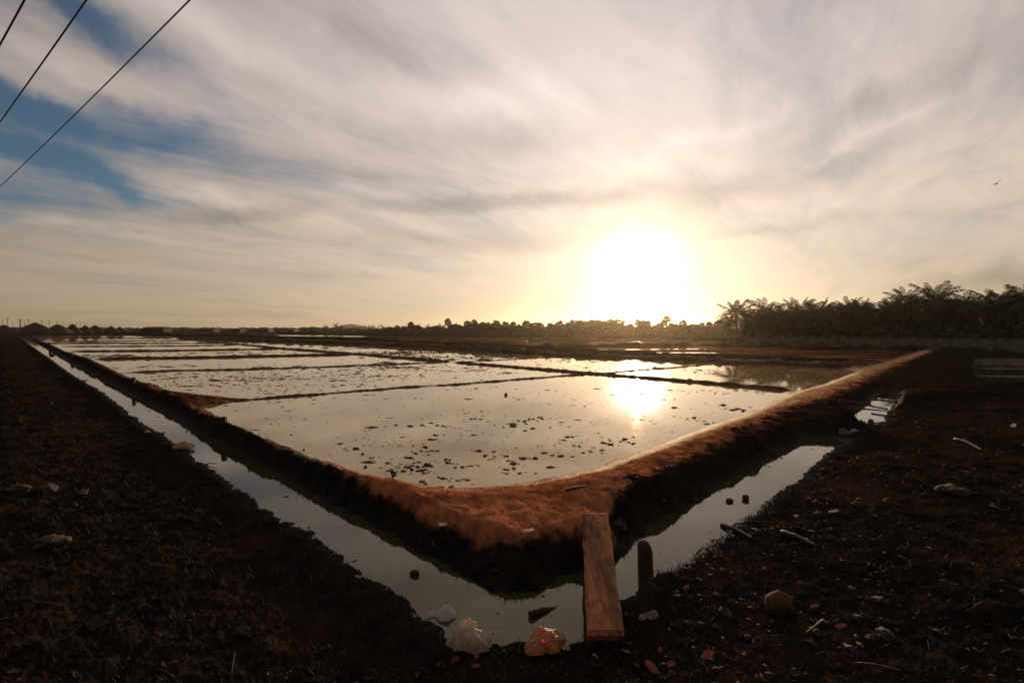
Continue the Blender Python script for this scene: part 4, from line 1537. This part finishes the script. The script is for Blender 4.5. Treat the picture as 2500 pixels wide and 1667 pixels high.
# short marker posts along the left bund
for k, (px, yb, yt, w, lab) in enumerate([(546, 1040, 1017, 7.5, "nearest short square post on the left bund beside the big pond"),
                                          (326, 933, 921, 4.5, "second short post on the left bund, at the corner of the speckled pond"),
                                          (176, 869, 861, 3.2, "third short post along the left bund"),
                                          (122, 847, 838, 2.8, "tall thin post far along the left bund"),
                                          (131, 850, 844, 2.6, "low round post far along the left bund beside the thin one")]):
    b_ = on_ground(px, yb)
    t_ = at_depth(px, yt, b_.y)
    stake("marker_post", b_, t_, w / F_PX * b_.y, M["dark_wood"], lab, "post", "marker posts on the left bund", square=True, round_top=False)


# ------------------------------------------------------------------ round things, stones, clods
def lump_mesh(name, seed, rough=0.22, sub=2, squash=(1, 1, 1), freq=1.3):
    bm = bmesh.new()
    bmesh.ops.create_icosphere(bm, subdivisions=sub, radius=1.0)
    for v in bm.verts:
        p = v.co.copy()
        k = fbm(np.array([p.x * freq + seed * 3.3 + p.z]), np.array([p.y * freq - seed + p.z * 0.7]), 3)[0]
        v.co = Vector((p.x * squash[0], p.y * squash[1], p.z * squash[2])) * (1 + rough * k)
    me = bpy.data.meshes.new(name)
    bm.to_mesh(me)
    bm.free()
    me.polygons.foreach_set("use_smooth", [True] * len(me.polygons))
    return me


def lump(name, px, py, wpx, mat, label, cat, group=None, seed=0, rough=0.22, squash=(1, 0.9, 0.7), z=None, sink=0.25, sub=3, rz=0.0, freq=1.3):
    p = on_ground(px, py) if z is None else pix(px, py, z)
    r = wpx / 2 / F_PX * p.y
    me = lump_mesh(name, seed, rough, sub, squash, freq)
    o = link_mesh(name, me, mat, loc=(p.x, p.y, p.z + r * squash[2] * (1 - 2 * sink)), rot=(0, 0, rz), scale=(r, r, r))
    tag(o, label, cat, group)
    return o


lump("ball", 1235, 965, 8, M["dark_wood"], "small dark round ball floating alone in the big pond", "ball", seed=1, rough=0.02, squash=(1, 1, 1), z=Z_POND, sink=0.2, sub=2)
lump("coconut", 1781, 1224, 18, M["husk"], "left one of two brown husks floating in the right ditch", "coconut", "husks in the right ditch", seed=2, squash=(1, .8, .6), z=Z_DITCH, sink=.25)
lump("coconut", 1820, 1219, 17, M["husk"], "right and rounder one of two brown husks floating in the right ditch", "coconut", "husks in the right ditch", seed=3, squash=(1, .85, .85), z=Z_DITCH, sink=.2)
lump("coconut", 1012, 1402, 23, M["husk"], "reddish husk half sunk in the left ditch above the white bag", "coconut", seed=4, squash=(1, .8, .7), z=Z_DITCH, sink=.25)
lump("coconut", 1901, 1494, 63, M["husk"], "large brown coconut husk on the dark litter right of the stake", "coconut", seed=5, rough=0.2, squash=(1, .95, .95), sink=.12)
lump("coconut", 2126, 1030, 12, M["husk"], "husk floating in the upper right ditch pool", "coconut", seed=6, squash=(1, .8, .8), z=Z_DITCH, sink=.2)
lump("coconut", 126, 868, 8, M["husk"], "round husk floating far up the left ditch", "coconut", seed=7, squash=(1, .9, .7), z=Z_DITCH, sink=.2)
stones = [(2130, 1560, 34, "left one of two pale stones side by side at lower right"), (2162, 1552, 42, "right one of two pale stones side by side at lower right"),
          (2152, 1470, 34, "flat grey stone above the pair of pale stones"), (1996, 1256, 22, "pale stone on the dark bank right of the ditch"),
          (1996, 1228, 18, "small pale stone above the other on the right bank"), (2090, 1233, 24, "low grey stone far right of the ditch"),
          (1512, 1285, 42, "brown block at the pan end of the plank, half buried"), (2330, 1205, 60, "wide low brown stone near the right edge"),
          (1825, 1556, 18, "small stone below the large coconut husk"), (120, 1198, 42, "pale brown stone in the dark left foreground"),
          (40, 1200, 50, "broad low stone at the left edge"), (200, 1206, 26, "small stone right of the others in the dark left foreground"),
          (118, 1330, 70, "large low stone in the dark lower left"), (1990, 1545, 30, "rounded stone between the husk and the two pale stones")]
for k, (px, py, w, lab) in enumerate(stones):
    lump("stone", px, py, w, M["stone"], lab, "stone", "loose stones", seed=20 + k, rough=0.6, squash=(1, .75, .5), sink=.34, rz=k * 1.3)


def shard(px, py, lpx, wpx, thick, rz, mat, label, name="brick_shard", cat="brick shard", group="broken red shards", tilt=0.25):
    p = on_ground(px, py)
    L, Wd = lpx / F_PX * p.y, wpx / F_PX * p.y
    r_ = random.Random(int(px * 7 + py))
    mb = MB()
    out = []
    for (sx, sy) in ((-.5, -.4), (.1, -.5), (.5, -.2), (.42, .3), (0, .5), (-.45, .35)):
        out.append(Vector(((sx + r_.uniform(-.07, .07)) * L, (sy + r_.uniform(-.07, .07)) * Wd, 0)))
    n = len(out)
    vs = [o + Vector((0, 0, -thick / 2)) for o in out] + [o * 0.93 + Vector((0, 0, thick / 2 * r_.uniform(.7, 1.2))) for o in out]
    mb.add(vs, [tuple(range(n - 1, -1, -1)), tuple(range(n, 2 * n))] + [(i, (i + 1) % n, n + (i + 1) % n, n + i) for i in range(n)])
    o = mb.build(name, mat, loc=p + Vector((0, 0, thick * .5 + L * tilt * 0.25)), rot=(tilt * r_.uniform(.6, 1), -tilt * 0.6, rz))
    tag(o, label, cat, group)


shard(1590, 1632, 48, 26, .02, 1.9, M["brick"], "long red brick shard lying at the bottom centre right")
shard(1638, 1622, 26, 18, .015, .3, M["brick"], "small red shard right of the long one at the bottom")
shard(1158, 1594, 22, 60, .012, .5, M["brick"], "tall red brown flap standing below the milky bag", tilt=.7)
shard(1162, 1626, 22, 12, .012, .1, M["brick"], "bright red chip below the milky bag")
shard(1112, 1608, 26, 18, .015, .9, M["brick"], "reddish lump left below the milky bag")
shard(1728, 1600, 44, 24, .02, .6, M["brick"], "orange red shard amid the scattered leaves at the lower right")
shard(1990, 1482, 28, 10, .012, .2, M["brick"], "thin orange shard right of the large coconut husk")
shard(1676, 1434, 22, 12, .012, .7, M["brick"], "orange leaf like shard above right of the stake")
shard(2052, 1528, 32, 14, .012, .2, M["brick"], "dull orange shard left of the two pale stones")
shard(1612, 1586, 16, 10, .012, .7, M["brick"], "small orange shard above the long red one")
shard(2475, 1040, 30, 9, .02, .62, M["foam"], "pale pink piece of board at the right edge", "board_scrap", "board scrap", None)
shard(2236, 1034, 20, 7, .02, .5, M["stone"], "thin brownish scrap left of the pink board", "board_scrap", "board scrap", None)
shard(1770, 1502, 26, 34, .03, 1.2, M["stone"], "upright brownish tile piece left of the large coconut husk", "tile_scrap", "tile scrap", None, .7)
shard(2035, 1250, 26, 8, .015, .1, M["foam"], "pale scrap on the dark right bank", "board_scrap", "board scrap", None)
for px, py, lab in [(1085, 1280, "pale foam ring scrap on the orange bund corner"), (1288, 1297, "pale flat foam scrap at the lower edge of the orange bund")]:
    shard(px, py, 30 if px < 1200 else 36, 16, .015, .2, M["foam"], lab, "foam_scrap", "foam scrap", "foam scraps on the bund", .1)


def stick(name, a, c, r, mat, label, cat, group=None, bend=0.03, n=7, lift=0.0):
    d = c - a
    side = Vector((-d.y, d.x, 0)).normalized()
    pts = [a + d * t + side * bend * d.length * math.sin(math.pi * t) + Vector((0, 0, 0.02 * d.length * math.sin(5 * t) + lift)) for t in [i / 9 for i in range(10)]]
    mb = MB()
    mb.tube([p - a for p in pts], [r * (1 - 0.4 * i / 9) * (1 + 0.1 * math.sin(i * 2.3)) for i in range(10)], n=n)
    o = mb.build(name, mat, loc=a, smooth=True)
    tag(o, label, cat, group)
    return o


stick("stick", on_ground(1383, 1201) + Vector((0, 0, .02)), on_ground(1429, 1190) + Vector((0, 0, .03)), .026, M["dark_wood"], "short dark stick lying on the orange bund corner", "stick")
stick("wood_piece", pix(1294, 1500, Z_DITCH + .03), pix(1392, 1482, Z_DITCH - .05), .036, M["wood"], "pale piece of wood half sunk in the ditch left of the plank", "wood")
stick("pole", on_ground(1945, 1003) + Vector((0, 0, .10)), on_ground(2003, 1016) + Vector((0, 0, .04)), .022, M["wood"], "thin pale pole lying on the bank left of the upper ditch pool", "pole")
stick("pole", pix(2048, 979, .02), pix(2168, 997, -.12), .042, M["wood"], "long dark pole laid slanting across the upper ditch pool", "pole", "poles across the upper ditch pool")
stick("pole", pix(2085, 1000, -.10), pix(2166, 1001, -.12), .032, M["dark_wood"], "short lower pole laid beside the long slanting one over the pool", "pole", "poles across the upper ditch pool")
stick("pole", pix(2128, 976, -.12), pix(2190, 981, -.1), .042, M["dark_wood"], "farthest pole laid level across the upper ditch pool", "pole", "poles across the upper ditch pool")
stick("driftwood", on_ground(1908, 1303) + Vector((0, 0, .03)), on_ground(1996, 1335) + Vector((0, 0, .02)), .04, M["dark_wood"], "dark driftwood log on the dark right bank below the husks", "driftwood")
stick("branch", on_ground(2330, 1074) + Vector((0, 0, .05)), on_ground(2400, 1100) + Vector((0, 0, .05)), .03, M["dark_wood"], "forked branch lying on the dark ground near the right edge", "branch")
stick("branch", on_ground(1762, 1291) + Vector((0, 0, .08)), on_ground(1840, 1318) + Vector((0, 0, .02)), .035, M["dark_wood"], "dark twig jutting over the right ditch from the bank", "branch")
stick("branch", on_ground(2090, 1625) + Vector((0, 0, .02)), on_ground(2200, 1642) + Vector((0, 0, .03)), .014, M["dark_wood"], "thin branch lying at the bottom right", "branch")
stick("branch", on_ground(2010, 1518) + Vector((0, 0, .02)), on_ground(1960, 1552) + Vector((0, 0, .03)), .013, M["dark_wood"], "thin dark stick lying aslant below the large coconut husk", "branch")
stick("reed", pix(1332, 1655, 0) , at_depth(1334, 1612, pix(1332, 1655, 0).y), .006, M["wood"], "single thin pale reed upright at the bottom centre", "reed")
stick("reed", pix(502, 1133, Z_DITCH + .02), pix(530, 1130, Z_DITCH + .06), .012, M["dark_wood"], "thin dark reed over the left ditch by the mud spit", "reed")


# ------------------------------------------------------------------ plastic bags
def bag_mesh(name, seed, fold=0.35, squash=(1, .8, .7), open_=None, n=46):
    """a crumpled bag as one sheet: a slumped dome full of sharp creases, ragged where it meets the ground"""
    r_ = random.Random(seed * 13 + 5)
    ox, oy = r_.uniform(0, 50), r_.uniform(0, 50)
    px_, py_ = r_.uniform(-.45, .45), r_.uniform(-.2, .4)
    u, v = np.meshgrid(np.linspace(-1, 1, n), np.linspace(-1, 1, n), indexing="ij")
    # square to disc
    du, dv = u * np.sqrt(1 - v * v / 2), v * np.sqrt(1 - u * u / 2)
    rr = np.sqrt(du ** 2 + dv ** 2)
    wx, wy = fbm(du * 1.3 + ox, dv * 1.3 + oy, 2), fbm(du * 1.3 + oy, dv * 1.3 + ox, 2)
    ridg = lambda f, o: 1 - 2.4 * np.abs(fbm((du + .25 * wx) * f + o, (dv + .25 * wy) * f - o, 1))
    c = ridg(1.15, ox) * 1.0 + ridg(2.1, oy) * 0.45 + ridg(4.2, ox + 7) * 0.10
    peak = np.exp(-(((du - px_) / .45) ** 2 + ((dv - py_) / .45) ** 2))
    h = (1 - rr ** 2.2).clip(0) ** 0.55
    z = h * (0.62 + 0.45 * peak) + fold * 0.42 * c * (1 - rr ** 6).clip(0) ** 0.5 * (0.15 + 1.1 * h)
    edge = 1 + 0.42 * fbm(du * 0.9 + 9 + ox, dv * 0.9, 3)
    x, y = du * edge + 0.12 * wx, dv * edge + 0.12 * wy
    z = z * squash[2] * 1.35 - 0.06
    V = np.stack([x * squash[0], y * squash[1], z], -1).reshape(-1, 3)
    F = []
    for i in range(n - 1):
        for j in range(n - 1):
            uu, vv = (u[i, j] + u[i + 1, j]) / 2, (v[i, j] + v[i, j + 1]) / 2
            if open_ is not None and ((uu - open_[0]) / open_[2]) ** 2 + ((vv - open_[1]) / open_[3]) ** 2 < 1 + 0.5 * math.sin(uu * 14):
                continue
            F.append((i * n + j, (i + 1) * n + j, (i + 1) * n + j + 1, i * n + j + 1))
    me = np_mesh(name, V, np.array(F), True)
    return me


def ribbon(mb, pts, w, twist=0.6):
    vs, fs = [], []
    for i, p in enumerate(pts):
        a = twist * i
        o = Vector((math.cos(a) * .3, math.sin(a) * .6, math.cos(a))) * w * (1 - 0.5 * i / len(pts))
        vs += [Vector(p) - o, Vector(p) + o]
    for i in range(len(pts) - 1):
        fs.append((2 * i, 2 * i + 1, 2 * i + 3, 2 * i + 2))
    mb.add(vs, fs)


def bag(px, py, wpx, z, seed, squash, mat, label, fold, open_=None, rz=0.0, extras=(), group=None, lift=0.5):
    p = pix(px, py, z) if z is not None else on_ground(px, py)
    r = wpx / 2 / F_PX * p.y
    root = empty("plastic_bag", p, rz)
    tag(root, label, "plastic bag", group)
    link_mesh("film", bag_mesh("film", seed, fold, squash, open_), mat, root, loc=(0, 0, -0.02), scale=(r, r, r))
    for nm, m2, pts, w in extras:
        mb = MB()
        ribbon(mb, [Vector(q) * r for q in pts], w * r)
        mb.build(nm, m2, root)
    return root


bag(1086, 1500, 54, Z_DITCH, 3, (1, .9, .85), M["bag_white"], "small knotted white bag floating in the ditch, left of the others", 0.22, lift=.6,
    extras=[("handle", M["bag_white"], [(-.7, -.1, .3), (-1.2, -.1, .2), (-1.6, -.2, .5), (-1.75, -.2, .8)], .14), ("handle", M["bag_white"], [(-.7, -.2, .2), (-1.3, -.4, .05), (-1.7, -.5, .1)], .12)])
bag(1146, 1560, 104, -0.28, 5, (1, .75, .75), M["bag_clear"], "largest crumpled milky bag with a dark hole at the water edge", 0.42, open_=(-.12, -.52, .34, .10), lift=.75,
    extras=[("handle", M["bag_clear"], [(.8, 0, .4), (1.1, .1, .3), (1.5, .15, .35), (1.85, .1, .25)], .06), ("handle", M["bag_clear"], [(.7, -.2, .1), (1.2, -.2, .02), (1.6, -.1, .05), (1.9, 0, .12)], .06),
            ("flap", M["bag_clear"], [(.35, -.6, .2), (.40, -.85, -.15), (.42, -1.05, -.45), (.38, -1.2, -.7)], .22)])
tent = bag(1332, 1568, 98, -0.26, 9, (1.05, .7, .62), M["bag_peach"], "peach coloured bag with a pointed top and a red patch left of the plank", 0.34, lift=.7,
    extras=[("red_patch", M["red_film"], [(-.26, -.60, .44), (.02, -.66, .34), (.30, -.64, .20)], .13)])
bag(2062, 1056, 34, None, 12, (1, .7, .5), M["bag_green"], "dull green bag lying at the head of the right ditch", 0.35, lift=.5)
bag(2086, 1052, 22, None, 14, (1, .7, .5), M["bag_clear"], "small pale bag beside the dull green one", 0.35, lift=.5)
bag(448, 1088, 46, -0.30, 17, (1.3, .7, .35), M["bag_peach"], "reddish crumpled sack on the mud spit in the left ditch", 0.4, lift=.5)
bag(362, 1054, 14, None, 18, (1, .8, .7), M["bag_clear"], "small pale scrap of bag on the left ditch edge", 0.3, lift=.5)
bag(1590, 1500, 60, None, 22, (1, .6, .4), M["bag_clear"], "torn dull film lying right below the stake", 0.4, lift=.4)

# leaf floating in the left ditch
lump("leaf", 699, 1212, 15, M["husk"], "small brown leaf floating in the left ditch", "leaf", seed=33, squash=(1, .45, .10), z=Z_DITCH, sink=.1, sub=2)

# ------------------------------------------------------------------ mud clods standing in the ponds
CLOD = [lump_mesh("mud_clod", 60 + k, 0.75, 2, (1, .7, .34), 2.2) for k in range(7)]
def clod_at(x, y, r, z=Z_POND):
    k = random.randrange(7)
    o = link_mesh("mud_clod", CLOD[k], M["clod"], loc=(x, y, z + r * 0.08), rot=(0, 0, random.uniform(0, 6.28)), scale=(r * random.uniform(.8, 1.3), r, r * random.uniform(.6, 1.1)))
    tag(o, "dark mud clod breaking the surface of the big pond", "mud clod", "mud clods in the big pond")

random.seed(5)
spots = [(985, 1150), (1010, 1130), (1000, 1117), (1055, 1100), (1020, 1140), (955, 1146), (1035, 1155), (1015, 1107), (1090, 1127), (1083, 1168), (1118, 1173), (1030, 1175),
         (1130, 1140), (1150, 1137), (1208, 1114), (1240, 1125), (1255, 1132), (1255, 1142), (1270, 1155), (1275, 1120), (1330, 1105), (1370, 1113), (1278, 1118), (1385, 1066),
         (1425, 1105), (1475, 1081), (1490, 1085), (1525, 1072), (1400, 1088), (1345, 1140), (1240, 1146), (1170, 1100), (1095, 1130), (945, 1130), (905, 1118), (885, 1110),
         (870, 1095), (1000, 1040), (1068, 1038), (1160, 1022), (1280, 1028), (1300, 1046), (1318, 1019), (1255, 1040), (1185, 1112), (1010, 1192), (1078, 1190), (1100, 1188),
         (1765, 989), (1790, 1001), (1815, 1002), (1720, 1028), (1695, 1020), (1468, 1100), (1515, 1078)]
for (px, py) in spots:
    p = pix(px, py, Z_POND)
    clod_at(p.x, p.y, random.uniform(4, 9) / F_PX * p.y)
    for _ in range(random.randrange(1, 4)):
        q = pix(px + random.gauss(0, 22), py + random.gauss(0, 3), Z_POND)
        clod_at(q.x, q.y, random.uniform(2.5, 6) / F_PX * q.y)


def build_flecks():
    """small flat flecks of mud and algae on the pans"""
    rng = np.random.default_rng(17)
    V, F = [], []
    areas = [z for z in ZONES]
    for (cx, cy, sx, sy, amp) in areas:
        dist = math.hypot(cx, cy)
        n = int(min(3000, (260 if dist < 24 else 150) * amp * sx * sy * (20.0 / max(dist, 8)) ** 1.7 * (0.55 if dist < 16.5 else 1.0)))
        gx, gy = rng.normal(cx, sx * 0.62, n), rng.normal(cy, sy * 0.62, n)
        # clumping
        ok = fbm(gx * 0.55 * 12 / max(dist, 9), gy * 1.1 * 12 / max(dist, 9), 3) + rng.normal(0, 0.28, n) > 0.02
        gx, gy = gx[ok], gy[ok]
        _, _, _, db, _ = land(gx, gy)
        ok = db < -0.15
        gx, gy = gx[ok], gy[ok]
        for x, y in zip(gx, gy):
            d = math.hypot(x, y)
            s = d * rng.lognormal(-0.35, 0.6) * (0.0019 if d > 15 else 0.0024)
            el = rng.uniform(1.0, 3.6)
            h = s * rng.uniform(0.10, 0.32)
            n0 = len(V)
            m = 6
            for k in range(m):
                w = 2 * math.pi * k / m
                j = rng.uniform(0.6, 1.25)
                V.append((x + math.cos(w) * s * el * j, y + math.sin(w) * s * j * 1.3, Z_POND - 0.012))
            V.append((x, y, Z_POND + h))
            F.extend([(n0 + k, n0 + (k + 1) % m, n0 + m) for k in range(m)])
    me = np_mesh("mud_flecks", np.array(V), np.array(F), False)
    o = link_mesh("mud_flecks", me, M["clod"])
    tag(o, kind="stuff")
    print("flecks", len(F) // 6)

build_flecks()


def mat_litter():
    m, b, out = new_mat("litter")
    g = b.node("ShaderNodeNewGeometry")
    r = g.outputs["Random Per Island"]
    col = b.ramp(r, [(0.0, (0.008, 0.007, 0.0065)), (0.6, (0.020, 0.013, 0.010)), (0.84, (0.045, 0.024, 0.015)), (0.965, (0.075, 0.034, 0.019)), (0.996, (0.08, 0.05, 0.036)), (1.0, (0.20, 0.17, 0.15))])
    principled(b, out, Base_Color=col, Roughness=0.8, Specular_IOR_Level=0.15)
    return m

M["litter"] = mat_litter()


def build_scum():
    """bits of scum and straw drifting on the ditch water"""
    rng = np.random.default_rng(23)
    V, F = [], []
    n = 5200
    az = rng.uniform(-0.85, 0.85, n)
    rr = 3.6 * (40 / 3.6) ** rng.uniform(0, 1, n)
    x, y = rr * np.sin(az), rr * np.cos(az)
    _, _, _, _, dd = land(x, y)
    ok = (dd < -0.05) & (rng.uniform(0, 1, n) < np.where(dd > -0.16, 0.5, 0.10))
    for x_, y_, d in zip(x[ok], y[ok], rr[ok]):
        s = rng.lognormal(-0.4, 0.5) * 0.0028 * d
        a, el = rng.uniform(0, 6.28), rng.uniform(1, 4)
        c, q = math.cos(a), math.sin(a)
        n0 = len(V)
        for k in range(6):
            w = 2 * math.pi * k / 6
            j = rng.uniform(.6, 1.2)
            u, v = math.cos(w) * s * el * j * .6, math.sin(w) * s * j
            V.append((x_ + u * c - v * q, y_ + u * q + v * c, Z_DITCH - 0.004))
        V.append((x_, y_, Z_DITCH + s * 0.3 + 0.003))
        F.extend([(n0 + k, n0 + (k + 1) % 6, n0 + 6) for k in range(6)])
    me = np_mesh("floating_scum", np.array(V), np.array(F), False)
    o = link_mesh("floating_scum", me, M["litter"])
    tag(o, kind="stuff")

build_scum()


# ------------------------------------------------------------------ litter, crumbs and dry grass of the banks
def scatter(n, az0, az1, r0, r1, rng, dd_min=0.06):
    az = rng.uniform(az0, az1, n)
    rr = r0 * (r1 / r0) ** rng.uniform(0, 1, n)
    x, y = rr * np.sin(az), rr * np.cos(az)
    z, sand, wet, db, dd = land(x, y)
    ok = (dd > dd_min) & (db > 0.05)
    return x[ok], y[ok], z[ok], sand[ok], db[ok], dd[ok], rr[ok]


def build_litter():
    rng = np.random.default_rng(3)
    V, F = [], []
    x, y, z, sand, db, dd, rr = scatter(9000, -0.88, 0.88, 2.6, 26.0, rng)
    u = rng.uniform(0, 1, len(x))
    drift = fbm(x * 0.7 + 2, y * 0.7, 3) + 0.3 * pnoise(x * 2.3, y * 2.3)
    keep = np.where(sand < 0.35, ((x > -0.6) | (u < 0.4)) & (drift + 0.5 * u > 0.12), u < 0.45)
    x, y, z, rr, sand = x[keep], y[keep], z[keep], rr[keep], sand[keep]
    for i in range(len(x)):
        s = rng.uniform(0.007, 0.022) * (1 + rr[i] * 0.06) * (2.0 if rng.uniform() < 0.06 else 1.0)
        kind = rng.uniform()
        if sand[i] > 0.35:
            kind, s = 0.9 if kind < 0.9 else 0.5, s * 0.7
        a = rng.uniform(0, 6.28)
        c, d = math.cos(a), math.sin(a)
        n0 = len(V)
        if kind < 0.45:      # curled leaf
            L, Wd, h = s * 1.6, s * 0.7, s * rng.uniform(0.1, 0.7)
            for (u, v, w) in ((-L, 0, .2 * h), (0, -Wd, h), (L, 0, .1 * h), (0, Wd, h * .8)):
                V.append((x[i] + u * c - v * d, y[i] + u * d + v * c, z[i] + 0.004 + w))
            F += [(n0, n0 + 1, n0 + 3), (n0 + 1, n0 + 2, n0 + 3)]
        elif kind < 0.62:    # twig
            L, Wd = s * 3.2, s * 0.13
            t = rng.uniform(-.2, .25) * L
            for (u, v, w) in ((-L, -Wd, 0), (L, -Wd, t), (L, Wd, t), (-L, Wd, 0), (0, 0, Wd * 1.6 + t * .5)):
                V.append((x[i] + u * c - v * d, y[i] + u * d + v * c, z[i] + 0.006 + max(w, -0.003)))
            F += [(n0, n0 + 1, n0 + 4), (n0 + 1, n0 + 2, n0 + 4), (n0 + 2, n0 + 3, n0 + 4), (n0 + 3, n0, n0 + 4)]
        else:                # crumb
            pts = [(1, 0, 0), (0, 1, 0), (-1, 0, 0), (0, -1, 0), (0, 0, .8)]
            for (u, v, w) in pts:
                j = rng.uniform(.55, 1.2)
                V.append((x[i] + (u * c - v * d) * s * j, y[i] + (u * d + v * c) * s * j, z[i] - 0.004 + w * s * j))
            F += [(n0 + k, n0 + (k + 1) % 4, n0 + 4) for k in range(4)]
    me = np_mesh("litter", np.array(V), np.array(F), False)
    o = link_mesh("litter", me, M["litter"])
    tag(o, kind="stuff")

build_litter()


def build_grass():
    """short dry blades and roots fringing the banks"""
    rng = np.random.default_rng(9)
    V, F = [], []
    x, y, z, sand, db, dd, rr = scatter(60000, -0.88, 0.88, 3.0, 40.0, rng, 0.03)
    p = 0.10 + 0.8 * np.exp(-dd / 0.5) + 0.25 * (fbm(x * 0.8, y * 0.8, 3) > 0.15)
    p = np.where(sand > 0.5, 0.03, p)
    keep = rng.uniform(0, 1, len(x)) < p
    x, y, z, rr = x[keep], y[keep], z[keep], rr[keep]
    for i in range(len(x)):
        h = rng.uniform(0.02, 0.07) * (1 + rr[i] * 0.02)
        for _ in range(2):
            a = rng.uniform(0, 6.28)
            w = 0.003 + 0.0005 * rr[i]
            lean = rng.uniform(0.2, 1.3) * h
            n0 = len(V)
            ox, oy = x[i] + rng.normal(0, .02), y[i] + rng.normal(0, .02)
            V += [(ox - w * math.sin(a), oy + w * math.cos(a), z[i] - .01), (ox + w * math.sin(a), oy - w * math.cos(a), z[i] - .01),
                  (ox + lean * math.cos(a), oy + lean * math.sin(a), z[i] + h)]
            F.append((n0, n0 + 1, n0 + 2))
    me = np_mesh("dry_grass", np.array(V), np.array(F), False)
    o = link_mesh("dry_grass", me, M["litter"])
    tag(o, kind="stuff")

build_grass()


def build_salt():
    """salty crumbs along the sunny edge of the right ditch"""
    rng = np.random.default_rng(5)
    V, F = [], []
    line = [(1588, 1390), (1602, 1394), (1649, 1390), (1683, 1373), (1708, 1352), (1721, 1333), (1747, 1320), (1776, 1301), (1806, 1275), (1844, 1246), (1883, 1216)]
    pts = [pix(a, b, Z_DITCH) for a, b in line]
    for k in range(len(pts) - 1):
        n = int(260 * (0.5 if k > 5 else 1) * (pts[k + 1] - pts[k]).length)
        for _ in range(n):
            q = pts[k].lerp(pts[k + 1], rng.uniform())
            xx, yy = q.x + rng.normal(0.02, .035), q.y + rng.normal(-0.02, .04)
            s = rng.uniform(.006, .022)
            zz = max(height(xx, yy), Z_DITCH)
            n0 = len(V)
            for (u, v, w) in ((1, 0, 0), (0, 1, 0), (-1, 0, 0), (0, -1, 0), (0, 0, 1)):
                j = rng.uniform(.6, 1.2)
                V.append((xx + u * s * j, yy + v * s * j, zz - .003 + w * s * j))
            F.extend([(n0 + m, n0 + (m + 1) % 4, n0 + 4) for m in range(4)])
    me = np_mesh("salt_crumbs", np.array(V), np.array(F), False)
    o = link_mesh("salt_crumbs", me, M["salt"])
    tag(o, kind="stuff")
build_salt()

# ------------------------------------------------------------------ haze
HAZE_DENSITY = 0.00014
def build_haze():
    m = bpy.data.materials.new("haze")
    m.use_nodes = True
    t = m.node_tree
    for n in list(t.nodes):
        t.nodes.remove(n)
    b = NB(t)
    out = b.node("ShaderNodeOutputMaterial")
    v = b.node("ShaderNodeVolumePrincipled")
    v.inputs["Color"].default_value = (1.0, 0.88, 0.68, 1)
    v.inputs["Density"].default_value = HAZE_DENSITY
    v.inputs["Anisotropy"].default_value = 0.87
    b.link(v.outputs[0], out.inputs["Volume"])
    mb = MB()
    top, bot, R = 34.0, -1.8, 2000.0
    mb.box((0, 0, (top + bot) / 2), (2 * R, 2 * R, top - bot))
    o = mb.build("haze", m)
    tag(o, kind="stuff")
build_haze()
